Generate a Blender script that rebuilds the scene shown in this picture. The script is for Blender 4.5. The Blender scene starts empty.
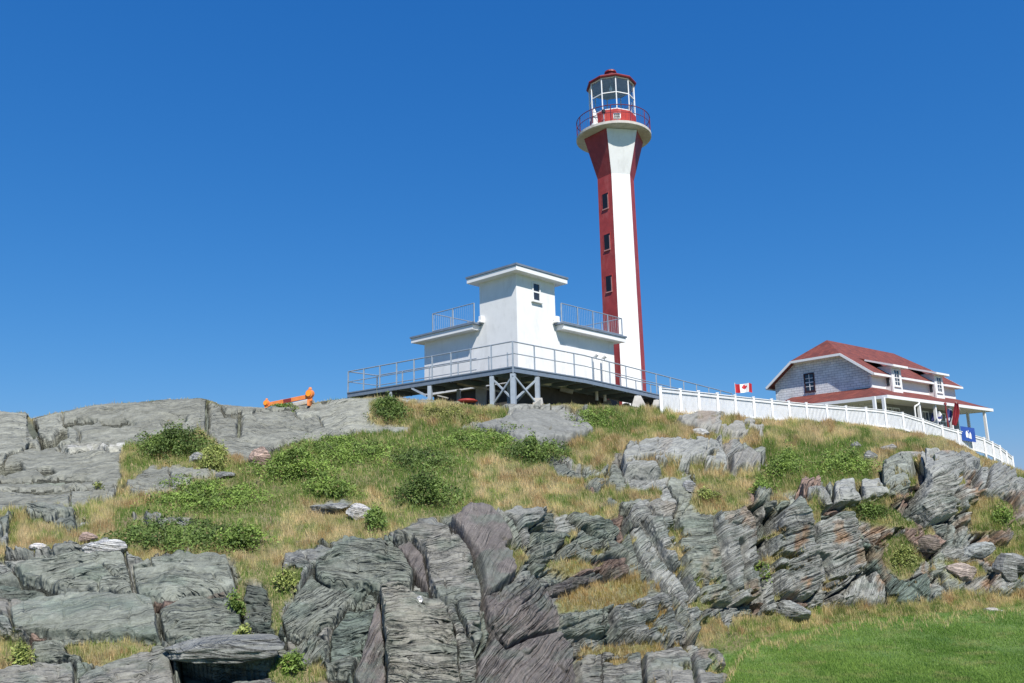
import bpy, bmesh, math, random
import numpy as np
from math import sin, cos, radians, pi, sqrt
from mathutils import Vector, Matrix

random.seed(7); rng = np.random.default_rng(7)
S = bpy.context.scene; COL = S.collection

# ------------------------------------------------------------------ camera, sky, sun, exposure
FPX = 800.0; PIT = radians(11.3); ROLL = 0.022; CZ = 3.6
Fv = np.array([0, cos(PIT), sin(PIT)]); _R0 = np.array([1, 0, 0.]); _U0 = np.array([0, -sin(PIT), cos(PIT)])
Rv = cos(ROLL)*_R0 - sin(ROLL)*_U0; Uv = sin(ROLL)*_R0 + cos(ROLL)*_U0
CAMP = np.array([0, 0, CZ])
cam = bpy.data.cameras.new('camera'); cam.lens = FPX/1024*36; cam.sensor_width = 36
cam.clip_end = 20000; cam.clip_start = 0.1
camo = bpy.data.objects.new('camera', cam); COL.objects.link(camo)
M = Matrix(((Rv[0], Uv[0], -Fv[0], 0), (Rv[1], Uv[1], -Fv[1], 0), (Rv[2], Uv[2], -Fv[2], CZ), (0, 0, 0, 1)))
camo.matrix_world = M; S.camera = camo

SUN_AZ = radians(163); SUN_EL = radians(50)
W = bpy.data.worlds.new('World'); S.world = W; W.use_nodes = True
nt = W.node_tree; nt.nodes.clear()
sky = nt.nodes.new('ShaderNodeTexSky'); sky.sky_type = 'NISHITA'; sky.sun_disc = False
sky.sun_elevation = SUN_EL; sky.sun_rotation = SUN_AZ
sky.air_density = 1.0; sky.dust_density = 0.15; sky.ozone_density = 3.0; sky.altitude = 0
# the photograph's camera renders the sky deeper and more even: a grade of the sky's colour, channel by channel
sp_n = nt.nodes.new('ShaderNodeSeparateColor'); cb_n = nt.nodes.new('ShaderNodeCombineColor'); nt.links.new(sky.outputs[0], sp_n.inputs[0])
for i_, (g_, a_) in enumerate(((1.25, .27), (.70, .365), (.45, .585))):
    m1 = nt.nodes.new('ShaderNodeMath'); m1.operation = 'MULTIPLY'; m1.inputs[1].default_value = .115
    m2 = nt.nodes.new('ShaderNodeMath'); m2.operation = 'POWER'; m2.inputs[1].default_value = g_
    m3 = nt.nodes.new('ShaderNodeMath'); m3.operation = 'MULTIPLY'; m3.inputs[1].default_value = a_/.115
    nt.links.new(sp_n.outputs[i_], m1.inputs[0]); nt.links.new(m1.outputs[0], m2.inputs[0]); nt.links.new(m2.outputs[0], m3.inputs[0]); nt.links.new(m3.outputs[0], cb_n.inputs[i_])
bg = nt.nodes.new('ShaderNodeBackground'); bg.inputs['Strength'].default_value = 0.115
wo = nt.nodes.new('ShaderNodeOutputWorld')
nt.links.new(cb_n.outputs[0], bg.inputs[0]); nt.links.new(bg.outputs[0], wo.inputs[0])
sl = bpy.data.lights.new('sun', 'SUN'); sl.energy = 4.6; sl.angle = radians(0.53); sl.color = (1, 0.95, 0.87)
so = bpy.data.objects.new('sun', sl); COL.objects.link(so)
sd = Vector((sin(SUN_AZ)*cos(SUN_EL), cos(SUN_AZ)*cos(SUN_EL), sin(SUN_EL)))
so.rotation_euler = sd.to_track_quat('Z', 'Y').to_euler()
S.view_settings.view_transform = 'Standard'; S.view_settings.look = 'None'
S.view_settings.exposure = 0.45; S.view_settings.gamma = 1.0; S.view_settings.use_curve_mapping = False

# ------------------------------------------------------------------ geometry helpers
def P(px, py, Y):
    """the point of the place at distance Y in front of the viewer that the photo shows at px, py"""
    d = Fv*FPX + Rv*(px-512) + Uv*(341.5-py)
    return CAMP + d*(Y/d[1])
def Pn(px, py, Y):
    px = np.asarray(px, float); py = np.asarray(py, float)
    d = Fv*FPX + (px-512)[..., None]*Rv + (341.5-py)[..., None]*Uv
    return CAMP + d*(np.asarray(Y)/d[..., 1])[..., None]
def Jn(p):
    v = p - CAMP; z = v@Fv
    return 512+FPX*(v@Rv)/z, 341.5-FPX*(v@Uv)/z

class MB:
    def __init__(s): s.v = []; s.f = []; s.mi = []
    def add(s, vs, fs, m=0):
        n = len(s.v); s.v += [tuple(map(float, v)) for v in vs]; s.f += [tuple(n+i for i in f) for f in fs]; s.mi += [m]*len(fs)
    def hexa(s, p, m=0):   # 8 points: bottom 4 ccw, top 4 ccw
        s.add(p, [(3,2,1,0), (4,5,6,7), (0,1,5,4), (1,2,6,5), (2,3,7,6), (3,0,4,7)], m)
    def box(s, a, b, m=0):
        x0,y0,z0 = a; x1,y1,z1 = b
        if x0 > x1: x0, x1 = x1, x0
        if y0 > y1: y0, y1 = y1, y0
        if z0 > z1: z0, z1 = z1, z0
        s.hexa([(x0,y0,z0),(x1,y0,z0),(x1,y1,z0),(x0,y1,z0),(x0,y0,z1),(x1,y0,z1),(x1,y1,z1),(x0,y1,z1)], m)
    def bar(s, p, q, w, h, up=(0,0,1), m=0):   # square bar between two points
        p = Vector(p); q = Vector(q); d = (q-p).normalized(); u = Vector(up)
        if abs(d.dot(u)) > .98: u = Vector((0.3, 1, 0))
        sd = d.cross(u).normalized()*w/2; u2 = sd.normalized().cross(d)*h/2
        s.hexa([p-sd-u2, p+sd-u2, q+sd-u2, q-sd-u2, p-sd+u2, p+sd+u2, q+sd+u2, q-sd+u2], m)
    def tube(s, p, q, r, n=8, r2=None, caps=True, m=0):
        p = Vector(p); q = Vector(q); d = (q-p).normalized(); u = Vector((0,0,1)) if abs(d.z) < .95 else Vector((1,0,0))
        a = d.cross(u).normalized(); b = a.cross(d); r2 = r if r2 is None else r2
        vs = [p+(a*cos(2*pi*i/n)+b*sin(2*pi*i/n))*r for i in range(n)]+[q+(a*cos(2*pi*i/n)+b*sin(2*pi*i/n))*r2 for i in range(n)]
        fs = [(i, n+i, n+(i+1) % n, (i+1) % n) for i in range(n)]
        if caps: fs += [tuple(range(n)), tuple(range(2*n-1, n-1, -1))]
        s.add(vs, fs, m)
    def ring(s, prof, n=32, ctr=(0,0), rot=0., arc=None, m=0, closed=False):  # lathe profile [(r,z)]
        vs = []; k = len(prof)
        for i in range(n):
            a = rot+2*pi*i/n
            for r, z in prof: vs.append((ctr[0]+r*sin(a), ctr[1]+r*cos(a), z))
        fs = []
        for i in range(n):
            j = (i+1) % n
            for t in range(k if closed else k-1):
                t2 = (t+1) % k
                fs.append((i*k+t, j*k+t, j*k+t2, i*k+t2))
        if not closed:
            if prof[0][0] > 0.001: fs.append(tuple(i*k for i in range(n-1, -1, -1)))
            if prof[-1][0] > 0.001: fs.append(tuple(i*k+k-1 for i in range(n)))
        s.add(vs, fs, m)
    def poly(s, pts, nrm, t, m=0):   # extruded polygon: pts (3D) planar, thickness t along nrm
        n = len(pts); nv = Vector(nrm)*t
        vs = [Vector(p) for p in pts]+[Vector(p)+nv for p in pts]
        fs = [tuple(range(n-1, -1, -1)), tuple(range(n, 2*n))]+[(i, (i+1) % n, n+(i+1) % n, n+i) for i in range(n)]
        s.add(vs, fs, m)

ORG = {}
def base_of(o):
    while o is not None and o.parent is not None: o = o.parent
    return ORG.get(o.name, (0, 0, 0)) if o is not None else (0, 0, 0)
def finish(me, bevel=0, smooth=False):
    bm = bmesh.new(); bm.from_mesh(me)
    bmesh.ops.recalc_face_normals(bm, faces=bm.faces)
    if bevel:
        bmesh.ops.bevel(bm, geom=[e for e in bm.edges if e.calc_face_angle(0) > .5], offset=bevel, segments=1, affect='EDGES')
    bm.to_mesh(me); bm.free()
    if smooth:
        for p in me.polygons: p.use_smooth = True
def obj(name, mb, mats, parent=None, bevel=0, smooth=False):
    o0 = np.array(base_of(parent)) if parent is not None else np.zeros(3)
    me = bpy.data.meshes.new(name)
    me.from_pydata([tuple(np.array(v)-o0) for v in mb.v], [], mb.f)
    if not isinstance(mats, (list, tuple)): mats = [mats]
    for m in mats: me.materials.append(m)
    me.polygons.foreach_set('material_index', mb.mi)
    finish(me, bevel, smooth)
    o = bpy.data.objects.new(name, me); COL.objects.link(o)
    if parent is not None: o.parent = parent
    return o
def np_mesh(name, v, f, mats, parent=None, cols=None, smooth=True, extra=None):
    n = f.shape[1]; me = bpy.data.meshes.new(name)
    me.vertices.add(len(v)); me.vertices.foreach_set('co', np.ascontiguousarray(v, dtype=np.float32).ravel())
    me.loops.add(f.size); me.loops.foreach_set('vertex_index', np.ascontiguousarray(f, dtype=np.int32).ravel())
    me.polygons.add(len(f)); me.polygons.foreach_set('loop_start', np.arange(0, f.size, n, dtype=np.int32))
    me.polygons.foreach_set('loop_total', np.full(len(f), n, dtype=np.int32))
    if smooth: me.polygons.foreach_set('use_smooth', np.ones(len(f), dtype=bool))
    me.update(calc_edges=True)
    if cols is not None:
        a = me.color_attributes.new('tint', 'FLOAT_COLOR', 'POINT')
        c = np.ones((len(v), 4), np.float32); c[:, :cols.shape[1]] = cols; a.data.foreach_set('color', c.ravel())
    if extra is not None:
        for k, arr in extra.items():
            a = me.attributes.new(k, 'FLOAT_VECTOR', 'POINT'); a.data.foreach_set('vector', np.ascontiguousarray(arr, dtype=np.float32).ravel())
    me.materials.append(mats)
    o = bpy.data.objects.new(name, me); COL.objects.link(o)
    if parent is not None: o.parent = parent
    return o
def tag(o, label=None, cat=None, group=None, kind=None):
    if label: o['label'] = label
    if cat: o['category'] = cat
    if group: o['group'] = group
    if kind: o['kind'] = kind
    return o
def thing(name, label, cat, loc=(0, 0, 0), rotz=0., group=None, local=False):
    o = bpy.data.objects.new(name, None); COL.objects.link(o); o.location = tuple(map(float, loc)); o.rotation_euler = (0, 0, rotz)
    o.empty_display_size = .3
    tag(o, label, cat, group)
    if not local: ORG[o.name] = tuple(map(float, loc))
    return o

# ------------------------------------------------------------------ materials
def mat(name, col, rough=.6, var=.12, vscale=3., bump=0., bscale=20., metal=0., spec=.4, dirt=None, dscale=1.2, damt=.5):
    m = bpy.data.materials.new(name); m.use_nodes = True; n = m.node_tree; b = n.nodes['Principled BSDF']
    b.inputs['Roughness'].default_value = rough; b.inputs['Metallic'].default_value = metal
    b.inputs['Specular IOR Level'].default_value = spec
    tc = n.nodes.new('ShaderNodeTexCoord')
    no = n.nodes.new('ShaderNodeTexNoise'); no.inputs['Scale'].default_value = vscale; no.inputs['Detail'].default_value = 6
    n.links.new(tc.outputs['Object'], no.inputs['Vector'])
    cr = n.nodes.new('ShaderNodeValToRGB'); cr.color_ramp.elements[0].position = .3; cr.color_ramp.elements[1].position = .7
    cr.color_ramp.elements[0].color = tuple(c*(1-var) for c in col)+(1,); cr.color_ramp.elements[1].color = tuple(min(1, c*(1+var)) for c in col)+(1,)
    n.links.new(no.outputs[0], cr.inputs[0]); src = cr.outputs[0]
    if dirt:
        n2 = n.nodes.new('ShaderNodeTexNoise'); n2.inputs['Scale'].default_value = dscale; n2.inputs['Detail'].default_value = 8; n2.inputs['Roughness'].default_value = .7
        mp = n.nodes.new('ShaderNodeMapping'); mp.inputs['Scale'].default_value = (1, 1, .35)
        n.links.new(tc.outputs['Object'], mp.inputs[0]); n.links.new(mp.outputs[0], n2.inputs['Vector'])
        r2 = n.nodes.new('ShaderNodeMapRange'); r2.inputs[1].default_value = .52; r2.inputs[2].default_value = .75; r2.inputs[4].default_value = damt
        n.links.new(n2.outputs[0], r2.inputs[0])
        mx = n.nodes.new('ShaderNodeMixRGB'); mx.inputs[2].default_value = tuple(dirt)+(1,)
        n.links.new(r2.outputs[0], mx.inputs[0]); n.links.new(src, mx.inputs[1]); src = mx.outputs[0]
    n.links.new(src, b.inputs['Base Color'])
    if bump:
        nb = n.nodes.new('ShaderNodeTexNoise'); nb.inputs['Scale'].default_value = bscale; nb.inputs['Detail'].default_value = 5
        n.links.new(tc.outputs['Object'], nb.inputs['Vector'])
        bp = n.nodes.new('ShaderNodeBump'); bp.inputs['Strength'].default_value = bump; bp.inputs['Distance'].default_value = .02
        n.links.new(nb.outputs[0], bp.inputs['Height']); n.links.new(bp.outputs[0], b.inputs['Normal'])
    return m
M_white = mat('white_render', (.80, .80, .79), .7, .04, 2., .3, 30, dirt=(.46, .45, .42), damt=.45, dscale=1.6)
M_trim = mat('white_trim', (.80, .80, .80), .5, .03)
M_fence = mat('fence_paint', (.78, .79, .80), .6, .06, 5., dirt=(.55, .55, .52), dscale=2.5, damt=.4)
M_red = mat('tower_red', (.36, .048, .043), .6, .15, 2., .3, 30, dirt=(.50, .16, .14), damt=.6, dscale=1.8)
M_redd = mat('roof_red', (.20, .02, .022), .45, .15, 4.)
M_rrail = mat('railing_red', (.16, .03, .05), .5, .1)
M_redb = mat('lantern_red', (.42, .04, .03), .5, .15, 4., dirt=(.6, .35, .3), dscale=3, damt=.5)
M_pink = mat('faded_sill', (.45, .22, .2), .8, .1)
M_conc = mat('gallery_concrete', (.55, .52, .48), .85, .12, 3., .4, 25, dirt=(.36, .27, .2), dscale=2.5, damt=.6)
M_found = mat('dark_foundation', (.09, .085, .08), .9, .2)
M_foot = mat('footing_concrete', (.40, .39, .37), .9, .15, 4., .4, 25)
M_steel = mat('galvanised_steel', (.36, .41, .46), .45, .12, 6., 0, metal=.35)
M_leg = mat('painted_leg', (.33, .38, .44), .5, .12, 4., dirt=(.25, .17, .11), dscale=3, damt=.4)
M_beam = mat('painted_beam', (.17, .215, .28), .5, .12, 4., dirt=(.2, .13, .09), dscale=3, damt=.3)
M_timber = mat('weathered_decking', (.09, .08, .07), .85, .25, 5., .3)
M_roofg = mat('roof_membrane', (.16, .20, .26), .6, .15)
M_dark = mat('dark_opening', (.012, .012, .014), .4, .1)
M_wood = mat('grey_plank', (.42, .4, .36), .85, .2, 6.)
M_redp = mat('faded_red_plastic', (.34, .05, .04), .5, .15)
M_orange = mat('orange_plastic', (.72, .22, .06), .7, .12, 8., dirt=(.6, .3, .15), dscale=6)
M_amber = mat('amber_lens', (.9, .32, .03), .2, .05)
M_pwall = mat('porch_wall_shade', (.24, .23, .22), .7, .15)  # porch shade put into the wall colour
M_darkm = mat('dark_window_frame', (.05, .02, .025), .5, .1)
M_maroon = mat('maroon_stripe', (.22, .03, .03), .6, .1)
M_blue = mat('sign_blue', (.03, .08, .33), .5, .1)
M_flagd = mat('dull_flag_red', (.25, .02, .03), .8, .1)
M_flagr = mat('flag_red', (.5, .02, .03), .7, .08)
M_flagw = mat('flag_white', (.8, .8, .8), .7, .03)
M_navy = mat('flag_navy', (.06, .07, .22), .7, .08)
M_pole = mat('pole_paint', (.7, .7, .7), .4, .05)

def glass(name, tint=(.9, .95, 1), alpha=.25):
    m = bpy.data.materials.new(name); m.use_nodes = True; n = m.node_tree; n.nodes.clear()
    t = n.nodes.new('ShaderNodeBsdfTransparent'); t.inputs[0].default_value = tint+(1,)
    g = n.nodes.new('ShaderNodeBsdfGlossy'); g.inputs['Roughness'].default_value = .03
    fr = n.nodes.new('ShaderNodeLayerWeight'); fr.inputs[0].default_value = .35
    mr = n.nodes.new('ShaderNodeMapRange'); mr.inputs[3].default_value = .06; mr.inputs[4].default_value = .45
    mx = n.nodes.new('ShaderNodeMixShader'); o = n.nodes.new('ShaderNodeOutputMaterial')
    n.links.new(fr.outputs['Facing'], mr.inputs[0]); n.links.new(mr.outputs[0], mx.inputs[0])
    n.links.new(t.outputs[0], mx.inputs[1]); n.links.new(g.outputs[0], mx.inputs[2]); n.links.new(mx.outputs[0], o.inputs[0])
    return m
M_lglass = glass('lantern_glass', (.86, .93, .96))
def wglass():
    m = mat('window_glass', (.03, .035, .045), .06, .1); m.node_tree.nodes['Principled BSDF'].inputs['Specular IOR Level'].default_value = .7
    return m
M_wglass = wglass()

def shingle_mat(name, c1, c2, mortar, sx, sy, axis='XZ', msize=.02, bias=0.):
    m = bpy.data.materials.new(name); m.use_nodes = True; n = m.node_tree; b = n.nodes['Principled BSDF']; b.inputs['Roughness'].default_value = .85
    tc = n.nodes.new('ShaderNodeTexCoord'); sp = n.nodes.new('ShaderNodeSeparateXYZ'); n.links.new(tc.outputs['Object'], sp.inputs[0])
    cb = n.nodes.new('ShaderNodeCombineXYZ')
    if axis == 'XZ': ad = n.nodes.new('ShaderNodeMath'); ad.operation = 'ADD'; n.links.new(sp.outputs[0], ad.inputs[0]); n.links.new(sp.outputs[1], ad.inputs[1]); n.links.new(ad.outputs[0], cb.inputs[0])
    n.links.new(sp.outputs[2], cb.inputs[1])
    br = n.nodes.new('ShaderNodeTexBrick'); n.links.new(cb.outputs[0], br.inputs[0])
    br.inputs['Color1'].default_value = c1+(1,); br.inputs['Color2'].default_value = c2+(1,); br.inputs['Mortar'].default_value = mortar+(1,)
    br.inputs['Scale'].default_value = 1; br.inputs['Mortar Size'].default_value = msize; br.inputs['Brick Width'].default_value = sx; br.inputs['Row Height'].default_value = sy
    br.inputs['Bias'].default_value = bias; br.inputs['Mortar Smooth'].default_value = .3
    no = n.nodes.new('ShaderNodeTexNoise'); no.inputs['Scale'].default_value = 1.5; no.inputs['Detail'].default_value = 6; n.links.new(tc.outputs['Object'], no.inputs[0])
    mr = n.nodes.new('ShaderNodeMapRange'); mr.inputs[1].default_value = .3; mr.inputs[2].default_value = .7; mr.inputs[3].default_value = .85; mr.inputs[4].default_value = 1.12
    n.links.new(no.outputs[0], mr.inputs[0])
    mu = n.nodes.new('ShaderNodeMixRGB'); mu.blend_type = 'MULTIPLY'; mu.inputs[0].default_value = 1
    n.links.new(br.outputs[0], mu.inputs[1]); n.links.new(mr.outputs[0], mu.inputs[2]); n.links.new(mu.outputs[0], b.inputs['Base Color'])
    bp = n.nodes.new('ShaderNodeBump'); bp.inputs['Strength'].default_value = .5; bp.inputs['Distance'].default_value = .02; bp.invert = True
    n.links.new(br.outputs[1], bp.inputs['Height']); n.links.new(bp.outputs[0], b.inputs['Normal'])
    return m
M_shing = shingle_mat('white_shingles', (.80, .80, .80), (.70, .71, .73), (.45, .46, .5), .5, .2, msize=.022)
M_roofr = shingle_mat('red_roof_shingles', (.235, .060, .040), (.14, .036, .030), (.09, .024, .022), .35, .13, msize=.015)

def veg_mat(name, transl=.3, rough=.75):
    m = bpy.data.materials.new(name); m.use_nodes = True; n = m.node_tree; b = n.nodes['Principled BSDF']
    b.inputs['Roughness'].default_value = rough; b.inputs['Specular IOR Level'].default_value = .25
    a = n.nodes.new('ShaderNodeAttribute'); a.attribute_name = 'tint'
    t = n.nodes.new('ShaderNodeBsdfTranslucent'); mx = n.nodes.new('ShaderNodeMixShader'); mx.inputs[0].default_value = transl
    n.links.new(a.outputs['Color'], b.inputs['Base Color']); n.links.new(a.outputs['Color'], t.inputs[0])
    n.links.new(b.outputs[0], mx.inputs[1]); n.links.new(t.outputs[0], mx.inputs[2]); n.links.new(mx.outputs[0], n.nodes['Material Output'].inputs[0])
    return m
M_blade = veg_mat('grass_blades', .45); M_leaf = veg_mat('leaves', .22, .55)

def rock_mat():
    m = bpy.data.materials.new('bedded_rock_and_soil'); m.use_nodes = True; n = m.node_tree; b = n.nodes['Principled BSDF']
    b.inputs['Roughness'].default_value = .85; b.inputs['Specular IOR Level'].default_value = .3
    a = n.nodes.new('ShaderNodeAttribute'); a.attribute_name = 'tint'
    bc = n.nodes.new('ShaderNodeAttribute'); bc.attribute_name = 'bed'
    tc = n.nodes.new('ShaderNodeTexCoord')
    def noise(vec, sc, det, rg=.6):
        q = n.nodes.new('ShaderNodeTexNoise'); q.inputs['Scale'].default_value = sc; q.inputs['Detail'].default_value = det; q.inputs['Roughness'].default_value = rg
        n.links.new(vec, q.inputs['Vector']); return q.outputs[0]
    mp = n.nodes.new('ShaderNodeMapping'); mp.inputs['Scale'].default_value = (.8, 11, 1); n.links.new(bc.outputs['Vector'], mp.inputs[0])
    n1 = noise(mp.outputs[0], 1.0, 6); n2 = noise(tc.outputs['Object'], 5., 8, .65); n3 = noise(tc.outputs['Object'], 28., 4)
    def ramp(v, p0, c0, p1, c1):
        r = n.nodes.new('ShaderNodeMapRange'); r.inputs[1].default_value = p0; r.inputs[2].default_value = p1; r.inputs[3].default_value = c0; r.inputs[4].default_value = c1
        n.links.new(v, r.inputs[0]); return r.outputs[0]
    def mul(c, f):
        x = n.nodes.new('ShaderNodeMixRGB'); x.blend_type = 'MULTIPLY'; x.inputs[0].default_value = 1; n.links.new(c, x.inputs[1]); n.links.new(f, x.inputs[2]); return x.outputs[0]
    c = mul(a.outputs['Color'], ramp(n1, .3, .72, .7, 1.25))
    c = mul(c, ramp(n2, .3, .75, .72, 1.25)); c = mul(c, ramp(n3, .3, .85, .7, 1.15))
    def groove(sc, wid):
        q = n.nodes.new('ShaderNodeMapping'); q.inputs['Scale'].default_value = sc; n.links.new(bc.outputs['Vector'], q.inputs[0])
        v = noise(q.outputs[0], 1.0, 3, .55)
        a1 = n.nodes.new('ShaderNodeMath'); a1.operation = 'SUBTRACT'; a1.inputs[1].default_value = .5; n.links.new(v, a1.inputs[0])
        a2 = n.nodes.new('ShaderNodeMath'); a2.operation = 'ABSOLUTE'; n.links.new(a1.outputs[0], a2.inputs[0])
        return ramp(a2.outputs[0], 0, 0, wid, 1)
    gr1 = groove((.42, 5.2, 1), .035); gr2 = groove((1.1, 15, 1), .05)
    pat = ramp(noise(tc.outputs['Object'], 1.3, 3), .38, .15, .6, 1.0)
    am = n.nodes.new('ShaderNodeMath'); am.operation = 'MULTIPLY'; n.links.new(pat, am.inputs[0]); n.links.new(a.outputs['Alpha'], am.inputs[1])
    # pale lichen flecks
    n4 = noise(tc.outputs['Object'], 11., 3, .7); mx = n.nodes.new('ShaderNodeMixRGB'); mx.inputs[2].default_value = (.34, .33, .28, 1)
    n.links.new(ramp(n4, .66, 0, .74, .55), mx.inputs[0]); n.links.new(c, mx.inputs[1])
    n5 = noise(tc.outputs['Object'], 42., 2, .5); n6 = noise(tc.outputs['Object'], 1.1, 3); m5 = n.nodes.new('ShaderNodeMath'); m5.operation = 'MULTIPLY'
    n.links.new(ramp(n5, .66, 0, .70, .7), m5.inputs[0]); n.links.new(ramp(n6, .5, 0, .62, 1), m5.inputs[1])
    m6 = n.nodes.new('ShaderNodeMixRGB'); m6.inputs[2].default_value = (.42, .42, .38, 1); n.links.new(m5.outputs[0], m6.inputs[0]); n.links.new(mx.outputs[0], m6.inputs[1])
    n.links.new(m6.outputs[0], b.inputs['Base Color'])
    h = n.nodes.new('ShaderNodeMath'); h.operation = 'ADD'; n.links.new(ramp(n1, 0, 0, 1, .6), h.inputs[0]); n.links.new(ramp(n2, 0, 0, 1, .6), h.inputs[1])
    g1 = n.nodes.new('ShaderNodeMath'); g1.operation = 'MULTIPLY_ADD'; g1.inputs[1].default_value = .45; n.links.new(gr2, g1.inputs[0]); n.links.new(gr1, g1.inputs[2])
    h2 = n.nodes.new('ShaderNodeMath'); h2.operation = 'MULTIPLY'; n.links.new(g1.outputs[0], h2.inputs[0]); n.links.new(am.outputs[0], h2.inputs[1])
    h3 = n.nodes.new('ShaderNodeMath'); h3.operation = 'MULTIPLY_ADD'; h3.inputs[1].default_value = 1.6; n.links.new(h2.outputs[0], h3.inputs[0]); n.links.new(h.outputs[0], h3.inputs[2])
    bp = n.nodes.new('ShaderNodeBump'); bp.inputs['Strength'].default_value = 1.0; bp.inputs['Distance'].default_value = .06
    n.links.new(h3.outputs[0], bp.inputs['Height'])
    b2 = n.nodes.new('ShaderNodeBump'); b2.inputs['Strength'].default_value = .5; b2.inputs['Distance'].default_value = .012
    n.links.new(n3, b2.inputs['Height']); n.links.new(bp.outputs[0], b2.inputs['Normal']); n.links.new(b2.outputs[0], b.inputs['Normal'])
    return m
M_rock = rock_mat()

# ------------------------------------------------------------------ numpy noise
def _h(ix, iy, seed=0):
    h = (ix.astype(np.int64)*374761393 + iy.astype(np.int64)*668265263 + seed*1442695041) & 0xffffffff
    h = ((h ^ (h >> 13))*1274126177) & 0xffffffff
    h = (h ^ (h >> 16)) & 0xffffffff
    h = (h*2246822519) & 0xffffffff; h = h ^ (h >> 15)
    return (h & 0xffffff)/float(0xffffff)
def vn(x, y, seed=0):
    ix = np.floor(x); iy = np.floor(y); fx = x-ix; fy = y-iy
    fx = fx*fx*fx*(fx*(fx*6-15)+10); fy = fy*fy*fy*(fy*(fy*6-15)+10); ix = ix.astype(np.int64); iy = iy.astype(np.int64)
    a = _h(ix, iy, seed); b = _h(ix+1, iy, seed); c = _h(ix, iy+1, seed); d = _h(ix+1, iy+1, seed)
    return (a*(1-fx)+b*fx)*(1-fy)+(c*(1-fx)+d*fx)*fy
def fbm(x, y, seed=0, o=4, g=.5):
    s = 0; a = 1; t = 0
    for k in range(o):
        s = s+a*vn(x*2**k+k*17.3, y*2**k-k*9.1, seed+k); t += a; a *= g
    return s/t
def voronoi(x, y, seed):
    ix = np.floor(x).astype(np.int64); iy = np.floor(y).astype(np.int64)
    f1 = np.full(x.shape, 9.); f2 = np.full(x.shape, 9.); idd = np.zeros(x.shape, np.int64); cx = np.zeros(x.shape); cy = np.zeros(x.shape)
    for dx in (-1, 0, 1):
        for dy in (-1, 0, 1):
            jx = ix+dx; jy = iy+dy
            qx = jx+.5+(_h(jx, jy, seed)-.5)*.85; qy = jy+.5+(_h(jx, jy, seed+5)-.5)*.85
            d = np.maximum(np.abs(qx-x), np.abs(qy-y))*.55+np.hypot(qx-x, qy-y)*.45
            c1 = d < f1; f2 = np.where(c1, f1, np.minimum(f2, d))
            idd = np.where(c1, (jx*7919+jy*104729) & 0xfffff, idd); cx = np.where(c1, qx, cx); cy = np.where(c1, qy, cy)
            f1 = np.where(c1, d, f1)
    return f2-f1, idd, x-cx, y-cy

# ------------------------------------------------------------------ THE HILL: stations of (py, distance) along each direction
CX =  np.array([-320,   0,  130, 260, 400, 470, 520, 620, 700, 760, 850, 940, 1024, 1300])
ST = {
 'A':  ([720, 720, 720, 720, 720, 720, 720, 720, 705, 662, 640, 638, 640, 690], [12, 12, 12, 12, 12, 12.5, 13, 14.3, 14.6, 20.5, 23.5, 24, 24, 25]),
 'A2': ([622, 620, 620, 620, 620, 620, 620, 620, 630, 620, 600, 598, 602, 655], [14.2, 14, 14, 14, 14, 14.2, 14.8, 17.6, 19.3, 22.6, 25.3, 26.2, 27, 28]),
 'B':  ([545, 545, 540, 566, 538, 515, 513, 508, 500, 500, 500, 474, 515, 590], [17, 17, 17, 15.8, 16.6, 17.5, 18.5, 23, 24.5, 26, 27.5, 30.5, 32, 34]),
 'C':  ([505, 505, 502, 505, 490, 478, 473, 468, 468, 475, 475, 458, 492, 575], [21.5, 21.5, 21.5, 20.5, 21, 21.5, 22.5, 26.5, 28, 29.5, 31.5, 35, 37, 40]),
 'C2': ([460, 460, 458, 458, 442, 438, 435, 436, 434, 444, 446, 446, 483, 560], [26, 26, 26, 25.5, 27, 28, 28.5, 32, 34, 37, 41, 45, 48, 50]),
 'D':  ([408, 414, 401, 401, 396, 404, 406, 406, 415, 421, 425, 439, 474, 548], [31, 31, 32, 33, 34, 34, 34, 36.5, 40.5, 45, 52, 57, 62, 66]),
}
NCOLS = 1900
colpx = np.concatenate([np.linspace(-320, -10, 70, endpoint=False), np.linspace(-10, 1034, NCOLS-140, endpoint=False), np.linspace(1034, 1300, 70)])
def smooth(a, k):
    ker = np.hanning(k+2)[1:-1]; ker /= ker.sum(); pad = np.pad(a, k//2, mode='edge'); return np.convolve(pad, ker, 'valid')[:len(a)]
stc = {}
for k, (py, Y) in ST.items():
    stc[k] = (smooth(np.interp(colpx, CX, py), 41), smooth(np.interp(colpx, CX, Y), 61))
# detail of the skyline and of the inner edges
crest = stc['D'][0]
sk_x = [-320, 0, 26, 31, 50, 75, 100, 150, 200, 206, 220, 240, 262, 268, 285, 310, 330, 350, 380, 430, 470, 500, 520, 560, 600, 640, 680]
sk_y = [406, 412, 413, 419, 414, 409, 404, 400.5, 397.5, 399, 405, 407, 409, 409, 407, 403, 400, 398, 396.5, 400, 405, 406, 405, 404, 405, 407, 412]
cd = np.interp(colpx, sk_x, sk_y); w = np.clip((690-colpx)/60, 0, 1); crest = cd*w+crest*(1-w)
stc['D'] = (crest, stc['D'][1])
order = ['A', 'A2', 'B', 'C', 'C2', 'D']; nrow = [200, 235, 105, 95, 95]
rows_pos = []
PA = Pn(colpx, *stc['A'])
foot = PA.copy(); foot[:, 2] = np.minimum(PA[:, 2]-1.5, -1.6); foot[:, :2] *= .95
nfoot = 16
for i in range(nfoot): rows_pos.append(foot+(PA-foot)*(i/nfoot))
rowtag = [0]*nfoot
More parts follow.
